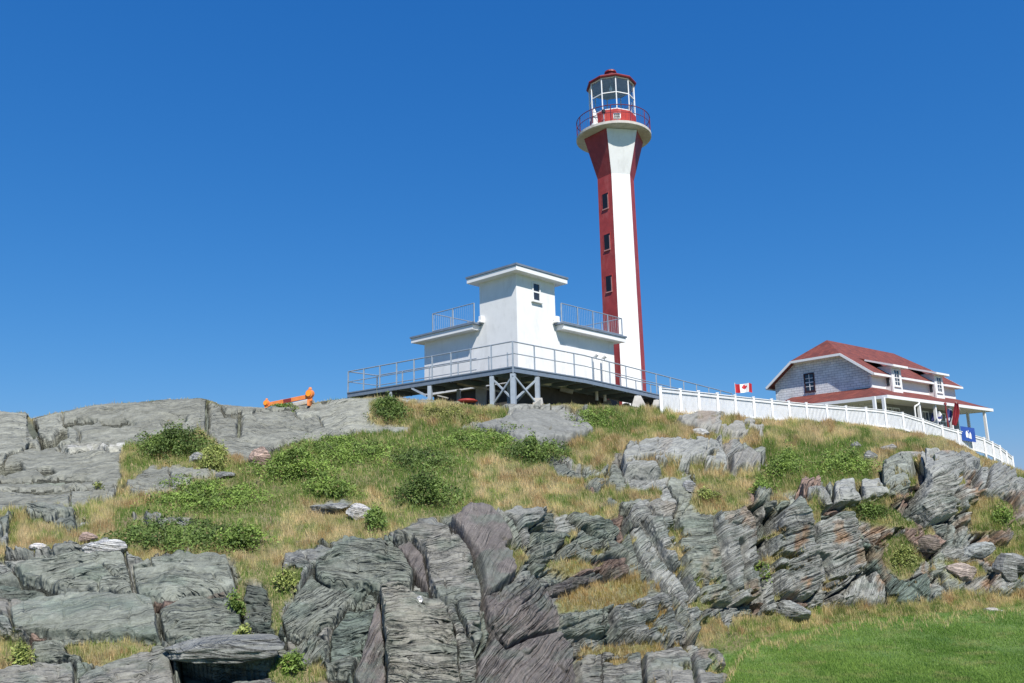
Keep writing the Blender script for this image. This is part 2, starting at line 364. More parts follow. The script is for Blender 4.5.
# smooth monotone (px fixed) interpolation of the pairs along the profile
for s in range(5):
    y0, d0 = stc[order[s]]; y1, d1 = stc[order[s+1]]
    for i in range(nrow[s]):
        t = i/nrow[s]; rows_pos.append(Pn(colpx, y0+(y1-y0)*t, d0+(d1-d0)*t)); rowtag.append(s+1)
PD = Pn(colpx, *stc['D'])
HEADROWS = len(rows_pos)
plate = PD.copy(); plate[:, :2] *= ((stc['D'][1]+5)/stc['D'][1])[:, None]
ztop = np.interp(colpx, [-320, 100, 350, 420, 560, 700, 780, 950, 1300], [6.5, 7.0, 8.0, 7.9, 7.7, 8.0, 8.0, 7.6, 2])
plate[:, 2] = np.minimum(ztop, PD[:, 2]-.12)
far1 = PD.copy(); far1[:, :2] *= ((stc['D'][1]+32)/stc['D'][1])[:, None]; far1[:, 2] = plate[:, 2]-.3
far2 = PD.copy(); far2[:, :2] *= ((stc['D'][1]+85)/stc['D'][1])[:, None]; far2[:, 2] = -2.5
for A_, B_, nn in ((PD, plate, 14), (plate, far1, 16), (far1, far2, 12)):
    for i in range(nn): rows_pos.append(A_+(B_-A_)*(i/nn)); rowtag.append(9)
rows_pos.append(far2); rowtag.append(9)
G = np.array(rows_pos); NR, NC, _ = G.shape
rowtag = np.array(rowtag)
# soften kinks along the profile
for _ in range(30):
    G[1:-1] = np.where((np.abs(np.arange(1, NR-1)-HEADROWS) > 3)[:, None, None], .25*G[:-2]+.5*G[1:-1]+.25*G[2:], G[1:-1])
QX, QY = Jn(G)
du = np.gradient(G, axis=1); dv = np.gradient(G, axis=0); Nrm = np.cross(du, dv); Nrm /= np.linalg.norm(Nrm, axis=2, keepdims=True)+1e-9
for _ in range(3):
    Nrm[:, 1:-1] = (Nrm[:, :-2]+Nrm[:, 1:-1]+Nrm[:, 2:])/3; Nrm[1:-1] = (Nrm[:-2]+Nrm[1:-1]+Nrm[2:])/3
Nrm /= np.linalg.norm(Nrm, axis=2, keepdims=True)+1e-9
PXM = G[..., 1]/FPX
def surf_idx(px, py):
    c = int(np.clip(np.searchsorted(colpx, px), 0, NC-1)); r = int(np.argmin(np.abs(QY[nfoot:HEADROWS+1, c]-py)))+nfoot
    return r, c

# --- painted-by-outline regions (outlines of the outcrops and of the turf), kept as signed distance grids
X0, X1, Y0, Y1 = -330, 1310, 380, 760
gx, gy = np.meshgrid(np.arange(X0, X1+1), np.arange(Y0, Y1+1))
def sdf(poly, pad=14):
    p = np.array(poly, float); x0 = int(max(X0, p[:, 0].min()-pad)); x1 = int(min(X1, p[:, 0].max()+pad)); y0 = int(max(Y0, p[:, 1].min()-pad)); y1 = int(min(Y1, p[:, 1].max()+pad))
    xs = gx[y0-Y0:y1-Y0+1, x0-X0:x1-X0+1].astype(float); ys = gy[y0-Y0:y1-Y0+1, x0-X0:x1-X0+1].astype(float)
    wx = (fbm(xs/14, ys/14, 91, 3)-.5)*5; wy = (fbm(xs/14, ys/14, 92, 3)-.5)*5; xs = xs+wx; ys = ys+wy
    d = np.full(xs.shape, 1e9); ins = np.zeros(xs.shape, bool)
    for i in range(len(p)):
        a = p[i]; b = p[(i+1) % len(p)]; e = b-a; L = e@e+1e-9
        t = np.clip(((xs-a[0])*e[0]+(ys-a[1])*e[1])/L, 0, 1)
        d = np.minimum(d, np.hypot(xs-a[0]-t*e[0], ys-a[1]-t*e[1]))
        cnd = ((a[1] > ys) != (b[1] > ys)) & (xs < (b[0]-a[0])*(ys-a[1])/((b[1]-a[1]) if abs(b[1]-a[1]) > 1e-9 else 1e-9)+a[0])
        ins ^= cnd
    return (slice(y0-Y0, y1-Y0+1), slice(x0-X0, x1-X0+1)), np.where(ins, d, -d)
def sample(grid, order=1):
    fx = np.clip(QX-X0, 0, grid.shape[1]-1.001); fy = np.clip(QY-Y0, 0, grid.shape[0]-1.001)
    if order == 0: return grid[np.rint(fy).astype(int), np.rint(fx).astype(int)]
    ix = fx.astype(int); iy = fy.astype(int); tx = fx-ix; ty = fy-iy
    return (grid[iy, ix]*(1-tx)+grid[iy, ix+1]*tx)*(1-ty)+(grid[iy+1, ix]*(1-tx)+grid[iy+1, ix+1]*tx)*ty

VEG = [
 [(-330,508),(60,508),(112,498),(118,488),(150,487),(200,480),(235,470),(262,457),(300,441),(345,435),(400,430),(450,425),(490,432),(530,446),(562,446),(590,430),(590,412),(620,408),(660,404),(665,440),(625,447),(605,468),(575,480),(585,490),(608,498),(600,510),(560,514),(520,510),(480,507),(450,514),(420,522),(390,534),(378,546),(340,538),(300,547),(278,560),(268,578),(240,578),(230,556),(190,553),(140,560),(124,556),(118,544),(60,548),(0,556),(-330,560)],
 [(590,404),(660,404),(700,408),(780,416),(850,418),(900,424),(960,438),(1000,452),(1040,478),(1310,560),(1310,600),(1060,500),(1024,486),(995,466),(960,457),(920,455),(885,462),(870,484),(800,487),(770,496),(745,490),(735,476),(768,470),(765,452),(730,445),(700,441),(640,442),(590,450)],
 [(118,462),(124,445),(200,430),(215,445),(240,458),(262,466),(230,480),(200,470),(150,466),(118,488)],
 [(366,420),(370,402),(400,400),(430,402),(500,404),(512,415),(480,424),(430,430),(400,425)],
 [(555,602),(570,592),(605,582),(640,572),(652,588),(640,600),(600,610),(562,612)],
 [(572,656),(600,645),(660,643),(668,650),(650,656),(610,656)],
 [(690,468),(740,478),(752,500),(740,514),(700,515),(690,500),(700,485)],
 [(725,640),(735,618),(780,612),(830,606),(890,604),(930,600),(960,590),(1000,594),(1060,584),(1310,640),(1310,700),(900,700),(720,700)],
 [(842,508),(870,500),(900,512),(915,530),(890,528),(855,520)],
 [(884,540),(905,535),(925,560),(905,580),(885,568)],
 [(965,505),(1000,498),(1015,510),(1000,535),(975,530)],
 [(66,648),(100,640),(160,642),(150,652),(120,660),(85,668)],
 [(-330,640),(25,638),(35,662),(0,672),(-330,680)],
 [(234,578),(246,575),(244,610),(236,615)],
 [(268,672),(280,655),(300,665),(320,660),(330,680),(270,690)],
 [(255,570),(290,566),(310,568),(285,600),(278,640),(276,655),(270,600)],
 [(940,560),(975,562),(990,574),(960,582)],[(985,545),(1010,548),(1008,562),(990,560)],
 [(500,548),(520,545),(530,560),(515,572)],[(545,562),(575,560),(600,566),(570,574)],
 [(1005,520),(1060,525),(1060,580),(1010,570)],[(690,628),(720,615),(735,640),(715,655)],
 [(530,500),(620,505),(620,516),(590,518),(545,512)],[(805,505),(820,500),(824,520),(812,524)],
]
vegg = np.full(gx.shape, -12.)
for pl in VEG:
    sl_, d = sdf(pl); vegg[sl_] = np.maximum(vegg[sl_], d)
# outcrops poking through the turf
ROCKOUT = [
 [(470,426),(500,420),(518,411),(553,411),(566,421),(588,424),(597,432),(562,441),(530,443),(495,431)],
 [(672,418),(690,416),(715,413),(745,420),(766,431),(765,440),(732,437),(700,430),(680,424)],
 [(142,480),(178,479),(196,482),(190,488),(160,492),(132,494),(126,490)],
 [(310,508),(340,500),(352,502),(345,508),(318,512)],[(22,508),(60,504),(90,520),(70,528),(30,518)],
 [(135,520),(190,517),(205,524),(160,527)],[(240,462),(264,449),(274,455),(262,468)],
 [(0,515),(10,518),(6,545),(-30,545)],[(535,445),(575,462),(600,470),(588,480),(560,474)],
]
for pl in ROCKOUT:
    sl_, d = sdf(pl); vegg[sl_] = np.minimum(vegg[sl_], -d)
veg = sample(vegg)
scat = fbm(QX/26, QY/13, 33, 4); scz = np.clip((QX-480)/120, 0.25, 1)
veg_sd = np.maximum(veg+(fbm(QX/7, QY/5, 21, 3)-.5)*7, (scat-.715)*90-30*(1-np.clip((QX-520)/60, 0, 1)))
lowz = rowtag[:, None]+0*QX
veg_sd = np.where(lowz == 9, 6, veg_sd)
VM = np.clip(veg_sd/3.+.5, 0, 1)

# --- blocks: (outline, stand-off px, bedding angle deg, bed spacing px, tint index, roughness of beds)
HB = [
 ([(28,638),(80,634),(160,642),(172,650),(150,658),(110,662),(60,656),(30,655)], 0, 3, 6, 0, 1),
 ([(12,566),(40,556),(80,551),(118,548),(124,556),(130,578),(134,597),(100,592),(60,588),(26,582)], 7, 6, 7, 0, 1),
 ([(131,566),(150,560),(190,555),(226,558),(233,575),(236,592),(200,598),(160,602),(138,598)], 10, 4, 6.5, 0, 1),
 ([(8,612),(30,602),(80,595),(135,598),(152,603),(158,625),(160,641),(120,640),(60,636),(15,634)], 12, 9, 13, 0, .5),
 ([(157,612),(185,601),(215,600),(240,603),(241,638),(225,648),(180,648),(164,640)], 8, 9, 8, 0, 1),
 ([(-20,676),(40,666),(75,667),(78,720),(-30,720)], 12, 5, 9, 4, .6),
 ([(80,682),(110,665),(160,652),(172,656),(178,720),(80,720)], 14, 12, 11, 4, .6),
 ([(178,652),(215,656),(270,660),(275,690),(260,720),(180,720)], -34, 0, 30, 1, .15),
 ([(172,646),(200,640),(245,650),(278,660),(272,670),(215,663),(178,654)], 16, -5, 4, 0, 1.2),
 ([(180,715),(230,688),(275,682),(290,720)], 12, 5, 8, 4, .6),
 ([(-30,576),(10,574),(60,588),(58,598),(20,602),(-30,600)], -14, 2, 4, 1, 1.5),
 ([(243,578),(273,583),(276,640),(250,646),(241,620)], -4, -2, 10.5, 1, 2.4),
 ([(280,618),(300,588),(318,566),(345,586),(368,588),(352,602),(330,622),(300,638),(285,636)], 4, 32, 9, 0, 1.3),
 ([(328,628),(345,604),(376,598),(380,622),(362,655),(330,667)], -10, 16, 7, 5, 1.5),
 ([(284,650),(310,634),(330,640),(325,665),(300,672),(286,668)], 2, 45, 6, 0, 1),
 ([(315,562),(335,548),(345,541),(380,543),(405,556),(414,575),(410,590),(370,588),(330,586),(316,580)], 12, -3, 8, 0, 1.4),
 ([(374,590),(410,590),(430,592),(426,604),(380,598)], 4, 0, 6, 0, 1),
 ([(390,540),(420,527),(450,530),(468,548),(480,600),(480,640),(472,665),(462,622),(440,604),(428,585),(414,560)], 14, 3, 8, 4, 1.1),
 ([(394,548),(410,541),(424,556),(430,592),(415,575),(404,556)], 4, 60, 10, 3, .4),
 ([(430,612),(455,608),(478,672),(478,720),(456,720),(448,640)], 12, 4, 9, 4, 1.3),
 ([(378,598),(384,616),(386,645),(388,690),(360,690),(352,678),(360,655)], 6, 62, 8, 3, .5),
 ([(378,598),(395,595),(415,604),(445,615),(454,640),(460,720),(388,720),(385,645),(383,615)], 26, -2, 9.5, 6, 2.),
 ([(450,524),(470,511),(490,511),(506,530),(516,560),(514,578),(495,595),(482,600),(478,570),(466,545)], 18, 62, 16, 3, .25),
 ([(492,511),(512,520),(522,545),(523,565),(515,577),(508,535)], 8, 40, 6, 0, .8),
 ([(482,600),(500,594),(520,584),(530,576),(540,592),(556,620),(556,632),(525,640),(500,652),(488,630)], 14, 48, 8, 3, .9),
 ([(472,720),(476,660),(490,638),(502,653),(525,641),(556,633),(570,652),(578,720)], 14, 50, 13, 3, .6),
 ([(560,548),(580,536),(605,540),(627,555),(628,562),(600,563),(562,562)], 10, 18, 9, 0, .8),
 ([(526,562),(532,532),(560,530),(575,536),(558,548),(558,562),(540,566)], 4, 25, 7, 0, 1),
 ([(545,585),(570,575),(600,572),(605,580),(575,590),(550,596)], 4, 5, 5, 3, 1),
 ([(558,615),(582,611),(605,611),(608,634),(575,640),(558,636)], 8, 10, 6, 0, 1),
 ([(608,613),(640,602),(668,600),(672,625),(690,640),(650,645),(612,637)], 10, 14, 6, 2, 1.2),
 ([(578,657),(620,653),(640,656),(646,720),(580,720)], 8, 2, 8, 4, .8),
 ([(641,656),(680,651),(690,661),(702,720),(648,720)], 9, 5, 9, 4, .8),
 ([(690,656),(714,651),(725,674),(730,720),(704,720)], 9, 10, 12, 4, .7),
 ([(627,532),(640,526),(662,562),(690,600),(706,612),(690,627),(672,600),(654,575),(640,560)], 5, 22, 7, 2, 1.2),
 ([(642,522),(672,520),(677,560),(700,600),(704,608),(690,598),(666,563)], 10, 18, 7, 2, 1.2),
 ([(676,520),(700,512),(711,520),(720,560),(730,606),(706,606),(690,575),(679,558)], 7, 14, 8, 0, 1),
 ([(713,512),(741,510),(751,522),(752,560),(755,602),(733,604),(722,560)], 12, 20, 9, 2, 1),
 ([(742,512),(758,506),(768,528),(766,560),(762,602),(756,602),(753,560),(752,522)], -8, 70, 5, 1, 1),
 ([(772,520),(796,500),(808,516),(812,532),(818,580),(806,602),(776,600),(770,560)], 14, 24, 8, 2, 1.1),
 ([(813,524),(835,515),(852,511),(858,545),(866,566),(840,590),(822,602),(816,560)], 10, 20, 8, 2, 1),
 ([(840,600),(850,580),(872,572),(885,586),(884,606),(850,606)], 8, 60, 9, 2, .7),
 ([(860,540),(884,545),(886,570),(905,582),(930,570),(932,600),(888,604),(886,586),(868,566)], 4, 50, 8, 5, 1),
 ([(805,496),(825,491),(831,511),(808,514)], 10, 20, 6, 2, 1), ([(831,488),(855,483),(882,485),(887,500),(880,506),(834,508)], 10, 12, 7, 2, 1),
 ([(880,468),(900,458),(914,456),(912,482),(904,500),(895,512),(886,498)], 8, 28, 7, 0, 1.2),
 ([(914,460),(926,466),(922,492),(908,516),(902,502),(912,482)], -9, 70, 6, 7, 1),
 ([(926,458),(955,456),(962,478),(950,500),(954,518),(926,526),(914,510),(924,490)], 12, 24, 8, 2, 1.1),
 ([(960,490),(976,488),(979,509),(960,513)], 9, 10, 8, 2, .8), ([(972,470),(1000,465),(1026,485),(1030,500),(1000,500),(976,496)], 9, 28, 8, 2, 1),
 ([(975,472),(988,470),(984,492),(976,492)], 9, 10, 8, 2, .8),
 ([(900,515),(930,528),(950,540),(930,556),(905,540)], 3, 35, 6, 7, 1),
 ([(1012,490),(1050,500),(1060,540),(1018,535)], 8, 40, 9, 4, .8),
 ([(620,458),(645,446),(700,444),(715,449),(726,466),(728,479),(690,470),(650,478),(624,476)], 12, 14, 9, 2, .8),
 ([(729,462),(745,453),(760,460),(761,476),(748,482),(731,476)], 11, 55, 10, 4, .4),
 ([(700,488),(722,486),(724,500),(718,512),(700,512)], -2, 20, 6, 5, 1.2),
 ([(470,426),(500,420),(518,411),(553,411),(566,421),(588,424),(597,432),(562,441),(530,443),(495,431)], 8, -8, 10, 2, .4),
 ([(672,418),(690,416),(715,413),(745,420),(766,431),(765,440),(732,437),(700,430),(680,424)], 8, 15, 10, 4, .4),
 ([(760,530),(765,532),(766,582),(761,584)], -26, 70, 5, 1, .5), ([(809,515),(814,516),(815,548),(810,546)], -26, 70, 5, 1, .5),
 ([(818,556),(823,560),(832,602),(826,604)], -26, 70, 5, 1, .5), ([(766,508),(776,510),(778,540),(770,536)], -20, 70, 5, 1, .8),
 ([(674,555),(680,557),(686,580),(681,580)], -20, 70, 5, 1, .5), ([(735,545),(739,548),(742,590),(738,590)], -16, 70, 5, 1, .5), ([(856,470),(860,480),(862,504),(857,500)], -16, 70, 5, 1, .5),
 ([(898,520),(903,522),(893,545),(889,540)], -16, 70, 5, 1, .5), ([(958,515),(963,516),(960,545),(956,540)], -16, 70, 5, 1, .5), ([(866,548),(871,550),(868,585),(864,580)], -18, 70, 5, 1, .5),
 ([(36,431),(42,436),(52,437),(60,428),(67,427),(67,435),(58,442),(42,446)], -16, 5, 5, 1, 1),
 ([(-10,462),(20,460),(25,466),(8,470),(-10,470)], -24, 3, 4, 1, 1), ([(38,468),(50,465),(55,470),(44,474)], -12, 3, 4, 1, 1),
 ([(56,447),(78,441),(100,443),(130,446),(126,450),(95,448),(70,452)], 5, 3, 6, 8, .8),
 ([(30,412),(33,414),(38,428),(34,438),(30,428)], -10, 70, 5, 1, .6), ([(207,400),(210,402),(211,420),(208,436),(206,420)], -4, 75, 6, 0, 1),
 ([(268,450),(285,441),(330,434),(345,434),(342,438),(292,445),(276,454)], -16, 6, 5, 1, .8),
 ([(116,484),(125,482),(128,492),(120,497),(115,494)], -16, 60, 5, 1, 1), ([(160,419),(186,415),(180,420),(164,423)], -7, 5, 5, 0, 1),
 ([(100,418),(125,419),(135,421),(120,423),(104,421)], -7, 0, 4, 0, 1), ([(60,420),(95,418),(90,422),(66,424)], -6, 0, 4, 0, 1),
 ([(238,412),(241,412),(240,436),(237,436)], -8, 80, 5, 0, .5), ([(-10,478),(60,476),(100,480),(60,482),(-10,484)], -6, 0, 4, 0, 1), ([(0,490),(50,488),(90,492),(40,494)], -6, 0, 4, 0, 1),
]
TINT = np.array([(.135,.150,.128), (.08,.092,.080), (.165,.175,.162), (.102,.095,.090), (.155,.158,.142), (.095,.120,.104), (.180,.182,.156), (.15, .112, .092), (.24, .24, .22)])*np.array([1.30, 1.25, 1.24])  # the darkest tint fills clefts and hollows: shade put into the rock colour
hid = np.full(gx.shape, -1); hed = np.full(gx.shape, 14.)
for k, hb in enumerate(HB):
    sl_, d = sdf(hb[0]); e = hed[sl_]; h = hid[sl_]
    ins = d > 0; e[:] = np.where(ins, d, np.minimum(e, -d)); h[:] = np.where(ins, k, h)
hid_s = sample(hid, 0); he_s = sample(hed)

# procedural blocks elsewhere
X = QX; Yp = QY
wxp = (fbm(X/34, Yp/26, 3, 4)-.5)*46; wyp = (fbm(X/34, Yp/26, 4, 4)-.5)*34
topleft = (X < 440) & (Yp < 512)
right = (X > 540)
def rot(x, y, a): c, s_ = cos(radians(a)), sin(radians(a)); return x*c+y*s_, -x*s_+y*c
bl = []
for (a, sx, sy, sd_) in ((-4, 150., 44., 11), (-3, 62., 24., 12), (66, 46., 24., 13)):
    u, v = rot(X+wxp, Yp+wyp, a); e, i_, lx, ly = voronoi(u/sx, v/sy, sd_); bl.append((e*min(sx, sy)*.9, i_, lx, ly))
def sel(k): return np.where(topleft, bl[0][k], np.where(right, bl[2][k], bl[1][k]))
pe = sel(0); pid = sel(1)+np.where(topleft, 0, np.where(right, 3000000, 2000000))
plx = sel(2); ply = sel(3)
hand = hid_s >= 0
bid = np.where(hand, hid_s*31+9000000, pid)
def bh(k): return _h(bid, bid*3+k, 77)
edge = np.where(hand, he_s, np.minimum(pe, he_s))
tl_f = topleft.astype(float)
hoff = np.array([h[1] for h in HB], float); hang = np.array([h[2] for h in HB], float); hsp = np.array([h[3] for h in HB], float); htn = np.array([h[4] for h in HB]); hro = np.array([h[5] for h in HB], float)
hi = np.clip(hid_s, 0, None)
off = np.where(hand, hoff[hi]*np.where(X > 600, .95, .62), (bh(1)-.4)*np.where(topleft, 6, 15))
ang = np.radians(np.where(hand, hang[hi], np.where(topleft, 4, np.where(right, 20, 6))+(bh(2)-.5)*np.where(topleft, 6, 24)))
spc = np.where(hand, hsp[hi], np.where(topleft, 8, 6)+bh(3)*4)
rgh = np.where(hand, hro[hi]*np.where((X < 620) & (hro[hi] > .55), 1.3, 1), np.where(topleft, .7, .9)+bh(4)*.4)
# bedding coordinates (y up); warped
ww = (fbm(X/60, Yp/60, 51, 3)-.5)*15+(fbm(X/16, Yp/12, 52, 3)-.5)*2.2
al = X*np.cos(ang)-(-0)*0-Yp*np.sin(ang); ac = (Yp*np.cos(ang)+X*np.sin(ang))+ww+bh(6)*50
def beds(sp, seed, amp, seam, sw):
    q = ac/sp; i_ = np.floor(q); f = q-i_
    h_ = vn(al/45+bh(7)*9, i_*3.7+.5, seed); m_ = np.clip((vn(al/24, i_*5.3+.5, seed+1)-.32)*3, 0, 1)
    h2 = vn(al/45+bh(7)*9, (i_+1)*3.7+.5, seed); fs = np.clip((f-.90)/.10, 0, 1); hh = h_*(1-fs)+h2*fs
    dist = np.minimum(f, 1-f)*sp
    return amp*(hh-.5)*2+(.5-f)*amp*1.05-seam*m_*np.exp(-(dist/sw)**2)
seamq = np.clip((fbm(X/30, Yp/30, 61, 2)-.3)*2.2, .15, 1)
d_bed = rgh*(beds(spc, 71, 2.1, 4.2, .75)+beds(spc*.43, 74, .9, 1.9, .5)*seamq)
near = np.clip((Yp-500)/60, 0, 1)*np.clip((560-X)/80, 0, 1)
crack = -(12*np.exp(-(np.maximum(edge, 0)/1.15)**2)+1.6*np.exp(-np.maximum(edge, 0)/2.5))*np.where(topleft & ~hand, .45, np.where(X > 600, 1.45, 1))
tilt = np.where(hand, 0, (bh(8)-.5)*plx*14+(bh(9)-.5)*ply*12)
rough = (fbm(al/22+3, ac/5, 81, 4)-.5)*3.0+(fbm(X/36, Yp/30, 82, 3)-.5)*4+(fbm(al/7, ac/2.2, 83, 3)-.5)*1.3
ef = np.clip((edge-.8)/3.5, .12, 1)
ux, uy = al/np.where(right, 22, 34)+wxp/60, ac/np.where(right, 19, 12)+wyp/60
e2, i2, l2x, l2y = voronoi(ux, uy, 19)
m2 = np.clip((fbm(X/28, Yp/22, 86, 3)-.42)*6, 0, 1)*np.where(topleft, .35, 1)*np.clip(rgh, .3, 1.2)
e2p = e2*np.where(right, 17, 12)
frac = (-3.6*np.exp(-(e2p/.9)**2)+(_h(i2, i2*5+1, 9)-.5)*2.6*np.clip(e2p/1.2, 0, 1))*m2
D_rock = (off+d_bed*ef+frac+crack+tilt+rough*ef)*PXM
D_veg = ((fbm(X/30, Yp/14, 41, 4)-.5)*7+(fbm(X/6, Yp/5, 42, 2)-.5)*2.)*PXM-.03
# foreshortened (gently sloping) ground: keep the relief modest so that blocks do not shoot up
steep = np.clip(1.15-Nrm[..., 2], .3, 1)
D = D_rock*(1-VM)*np.where(topleft & ~hand, .8, 1)+D_veg*VM
fade = np.ones(NR); fade[:nfoot] = np.linspace(0, 1, nfoot); fade[HEADROWS-6:HEADROWS+1] = np.linspace(1, .45, 7); fade[HEADROWS+1:] = .2
D = D*fade[:, None]
Pd = G+Nrm*D[..., None]
# rock tint
tb = np.where(hand, htn[hi], np.where(topleft, 4, np.where(bh(10) < .45, 2, np.where(bh(10) < .75, 0, np.where(bh(10) < .9, 4, 7)))))
ct = TINT[tb]*(.88+.26*bh(11))[..., None]
ct = np.where((topleft)[..., None], ct*np.array([1.10, 1.14, 1.08]), ct)
ct = ct*(1+.18*np.clip((X-600)/60, 0, 1))[..., None]
rustm = np.clip((fbm(X/22, Yp/30, 101, 4)-.62)*8, 0, 1)*np.clip((X-640)/150, 0, 1)*.75
ct = ct*(1-rustm[..., None])+np.array([.27, .155, .08])*rustm[..., None]
grn = np.clip((fbm(X/30, Yp/12, 105, 4)-.5)*5, 0, 1)*.4*(Yp > 500)
ct = ct*(1-grn[..., None])+np.array([.095, .135, .108])*grn[..., None]
vein = (topleft & (np.abs(Yp-(447-(X-60)*.03+5*(fbm(X/20, Yp/200, 108, 3)-.5)))<1.3) & (X > 55) & (X < 150))
vn_ = vein & (fbm(X/9, Yp/4, 109, 2) > .45); ct = np.where(vn_[..., None], np.array([.42, .42, .39]), ct)
cs = fbm(X/16, Yp/9, 111, 4)[..., None]
soil = np.array([.20, .155, .09])*(1-cs)+np.array([.15, .17, .055])*cs
turfm = np.clip((Yp-(650-(X-700)*.11))/8, 0, 1)*(X > 690); soil = soil*(1-turfm[..., None])+np.array([.11, .19, .04])*turfm[..., None]
ct = ct*(1-VM[..., None])+soil*VM[..., None]
ii = (np.arange(NR-1)[:, None]*NC+np.arange(NC-1)[None, :]).ravel()
ct = np.concatenate([ct, (np.clip(rgh, .15, 1.6)*np.where(topleft, .8, .85)*(1-VM))[..., None]], -1)
faces = np.stack([ii, ii+1, ii+NC+1, ii+NC], 1)
bsc = np.where(topleft | (X > 600), .031, .0175); bed = np.stack([al*bsc, ac*bsc, bh(12)*40], -1)
hill = np_mesh('rocky_hill', Pd.reshape(-1, 3), faces, M_rock, cols=ct.reshape(-1, 4), extra={'bed': bed.reshape(-1, 3)}, smooth=True)
tag(hill, kind='structure')
def surf(px, py, lift=0.):
    r, c = surf_idx(px, py); return Pd[r, c]+np.array([0, 0, lift])
def ground_z(x, y):
    """height of the hill under a place"""
    px, py_ = Jn(np.array([x, y, 8.])); c = int(np.clip(np.searchsorted(colpx, px), 0, NC-1))
    dd = np.hypot(Pd[nfoot:, c, 0]-x, Pd[nfoot:, c, 1]-y); return float(Pd[nfoot+int(np.argmin(dd)), c, 2])

# ------------------------------------------------------------------ lawn and sea
def lawn_mat():
    m = bpy.data.materials.new('mown_lawn'); m.use_nodes = True; n = m.node_tree; b = n.nodes['Principled BSDF']; b.inputs['Roughness'].default_value = .9
    tc = n.nodes.new('ShaderNodeTexCoord'); a = n.nodes.new('ShaderNodeTexNoise'); a.inputs['Scale'].default_value = .8; a.inputs['Detail'].default_value = 8
    n.links.new(tc.outputs['Object'], a.inputs[0]); r = n.nodes.new('ShaderNodeValToRGB')
    r.color_ramp.elements[0].position = .35; r.color_ramp.elements[0].color = (.08, .15, .03, 1); r.color_ramp.elements[1].position = .7; r.color_ramp.elements[1].color = (.17, .24, .06, 1)
    n.links.new(a.outputs[0], r.inputs[0]); n.links.new(r.outputs[0], b.inputs['Base Color']); return m
lx = np.linspace(-90, 150, 161); ly = np.linspace(-50, 60, 111); LX, LY = np.meshgrid(lx, ly)
def lawn_z(x, y): return .0+np.clip((12-y)/12, 0, 1)**2*1.9+(fbm(np.asarray(x, float)/4, np.asarray(y, float)/4, 201, 3)-.5)*.16
LV = np.stack([LX, LY, lawn_z(LX, LY)], -1).reshape(-1, 3)
ii = (np.arange(110)[:, None]*161+np.arange(160)[None, :]).ravel()
lawn = np_mesh('lawn', LV, np.stack([ii, ii+1, ii+162, ii+161], 1), lawn_mat()); tag(lawn, kind='structure')
mb = MB(); mb.add([(-9000, -9000, -1.8), (9000, -9000, -1.8), (9000, 9000, -1.8), (-9000, 9000, -1.8)], [(0, 1, 2, 3)])
sea = obj('sea', mb, mat('sea_water', (.02, .06, .10), .15, .3, .05, .6, .4)); tag(sea, kind='structure')

# ------------------------------------------------------------------ grasses (uncountable)
def blades(base, h, wdt, col, name, lean=.35, nseg=1, parent=None):
    n = len(base); az = rng.uniform(0, 2*pi, n); s = np.stack([np.cos(az), np.sin(az), np.zeros(n)], 1)*(wdt/2)[:, None]
    la = rng.uniform(0, 2*pi, n); ll = np.abs(rng.normal(0, lean, n))*h
    wind = np.array([-.12, -.02, 0])
    tip = base+np.stack([np.cos(la)*ll, np.sin(la)*ll, h*np.sqrt(np.clip(1-(ll/h)**2, .2, 1))], 1)+wind*h[:, None]
    v = np.stack([base-s, base+s, tip], 1).reshape(-1, 3); f = np.arange(3*n).reshape(n, 3)
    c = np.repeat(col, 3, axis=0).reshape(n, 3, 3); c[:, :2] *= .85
    return np_mesh(name, v, f, M_blade, cols=c.reshape(-1, 3), smooth=False, parent=parent)
STRAW = np.array([.80, .63, .35]); YG = np.array([.42, .47, .14]); GR = np.array([.19, .30, .06]); RED = np.array([.44, .27, .12]); DK = np.array([.055, .095, .025])
R0_, R1_ = nfoot, HEADROWS+3
a_ = Pd[R0_:R1_-1, :-1]; e1 = Pd[R0_:R1_-1, 1:]-a_; e2 = Pd[R0_+1:R1_, :-1]-a_
area = np.linalg.norm(np.cross(e1, e2), axis=2)
qx = QX[R0_:R1_-1, :-1]; qy = QY[R0_:R1_-1, :-1]; vm = VM[R0_:R1_-1, :-1]
# weight between true area and picture area so far slopes do not starve the near turf
wgt = (area**.55)*(vm**1.5)*np.clip(.4+1.6*fbm(qx/7, qy/5, 301, 3), .2, 2)
wgt[(qx < -40) | (qx > 1064)] *= .3
NB = 430000
cdf = np.cumsum(wgt.ravel()); cdf /= cdf[-1]
pick = np.searchsorted(cdf, rng.random(NB)); pr, pc = np.unravel_index(pick, wgt.shape)
t1 = rng.random((NB, 1)); t2 = rng.random((NB, 1))
bp_ = a_[pr, pc]+e1[pr, pc]*t1+e2[pr, pc]*t2; bp_[:, 2] -= .02
bx = qx[pr, pc]; by = qy[pr, pc]
GREENZ = [([(115,512),(190,500),(240,470),(300,443),(440,440),(470,470),(475,520),(430,524),(380,490),(300,505),(230,545),(120,548)], .85),
 ([(430,430),(480,426),(560,446),(572,462),(520,462),(440,452)], 1.), ([(560,410),(650,410),(640,432),(570,430)], .7), ([(755,450),(870,445),(875,486),(760,492)], .9),
 ([(120,440),(210,435),(220,470),(118,480)], .6), ([(255,440),(360,430),(470,436),(480,470),(300,470)], .8), ([(835,500),(925,515),(925,575),(885,570)], .6),
 ([(1005,470),(1040,470),(1040,560),(980,540)], .5), ([(230,570),(320,560),(310,690),(225,690)], .9), ([(-50,500),(120,495),(120,520),(-50,520)], .4)]
gg = np.zeros(gx.shape)
for pl, s_ in GREENZ:
    sl_, d = sdf(pl, 20); gg[sl_] = np.maximum(gg[sl_], s_*np.clip(d/16+.5, 0, 1))
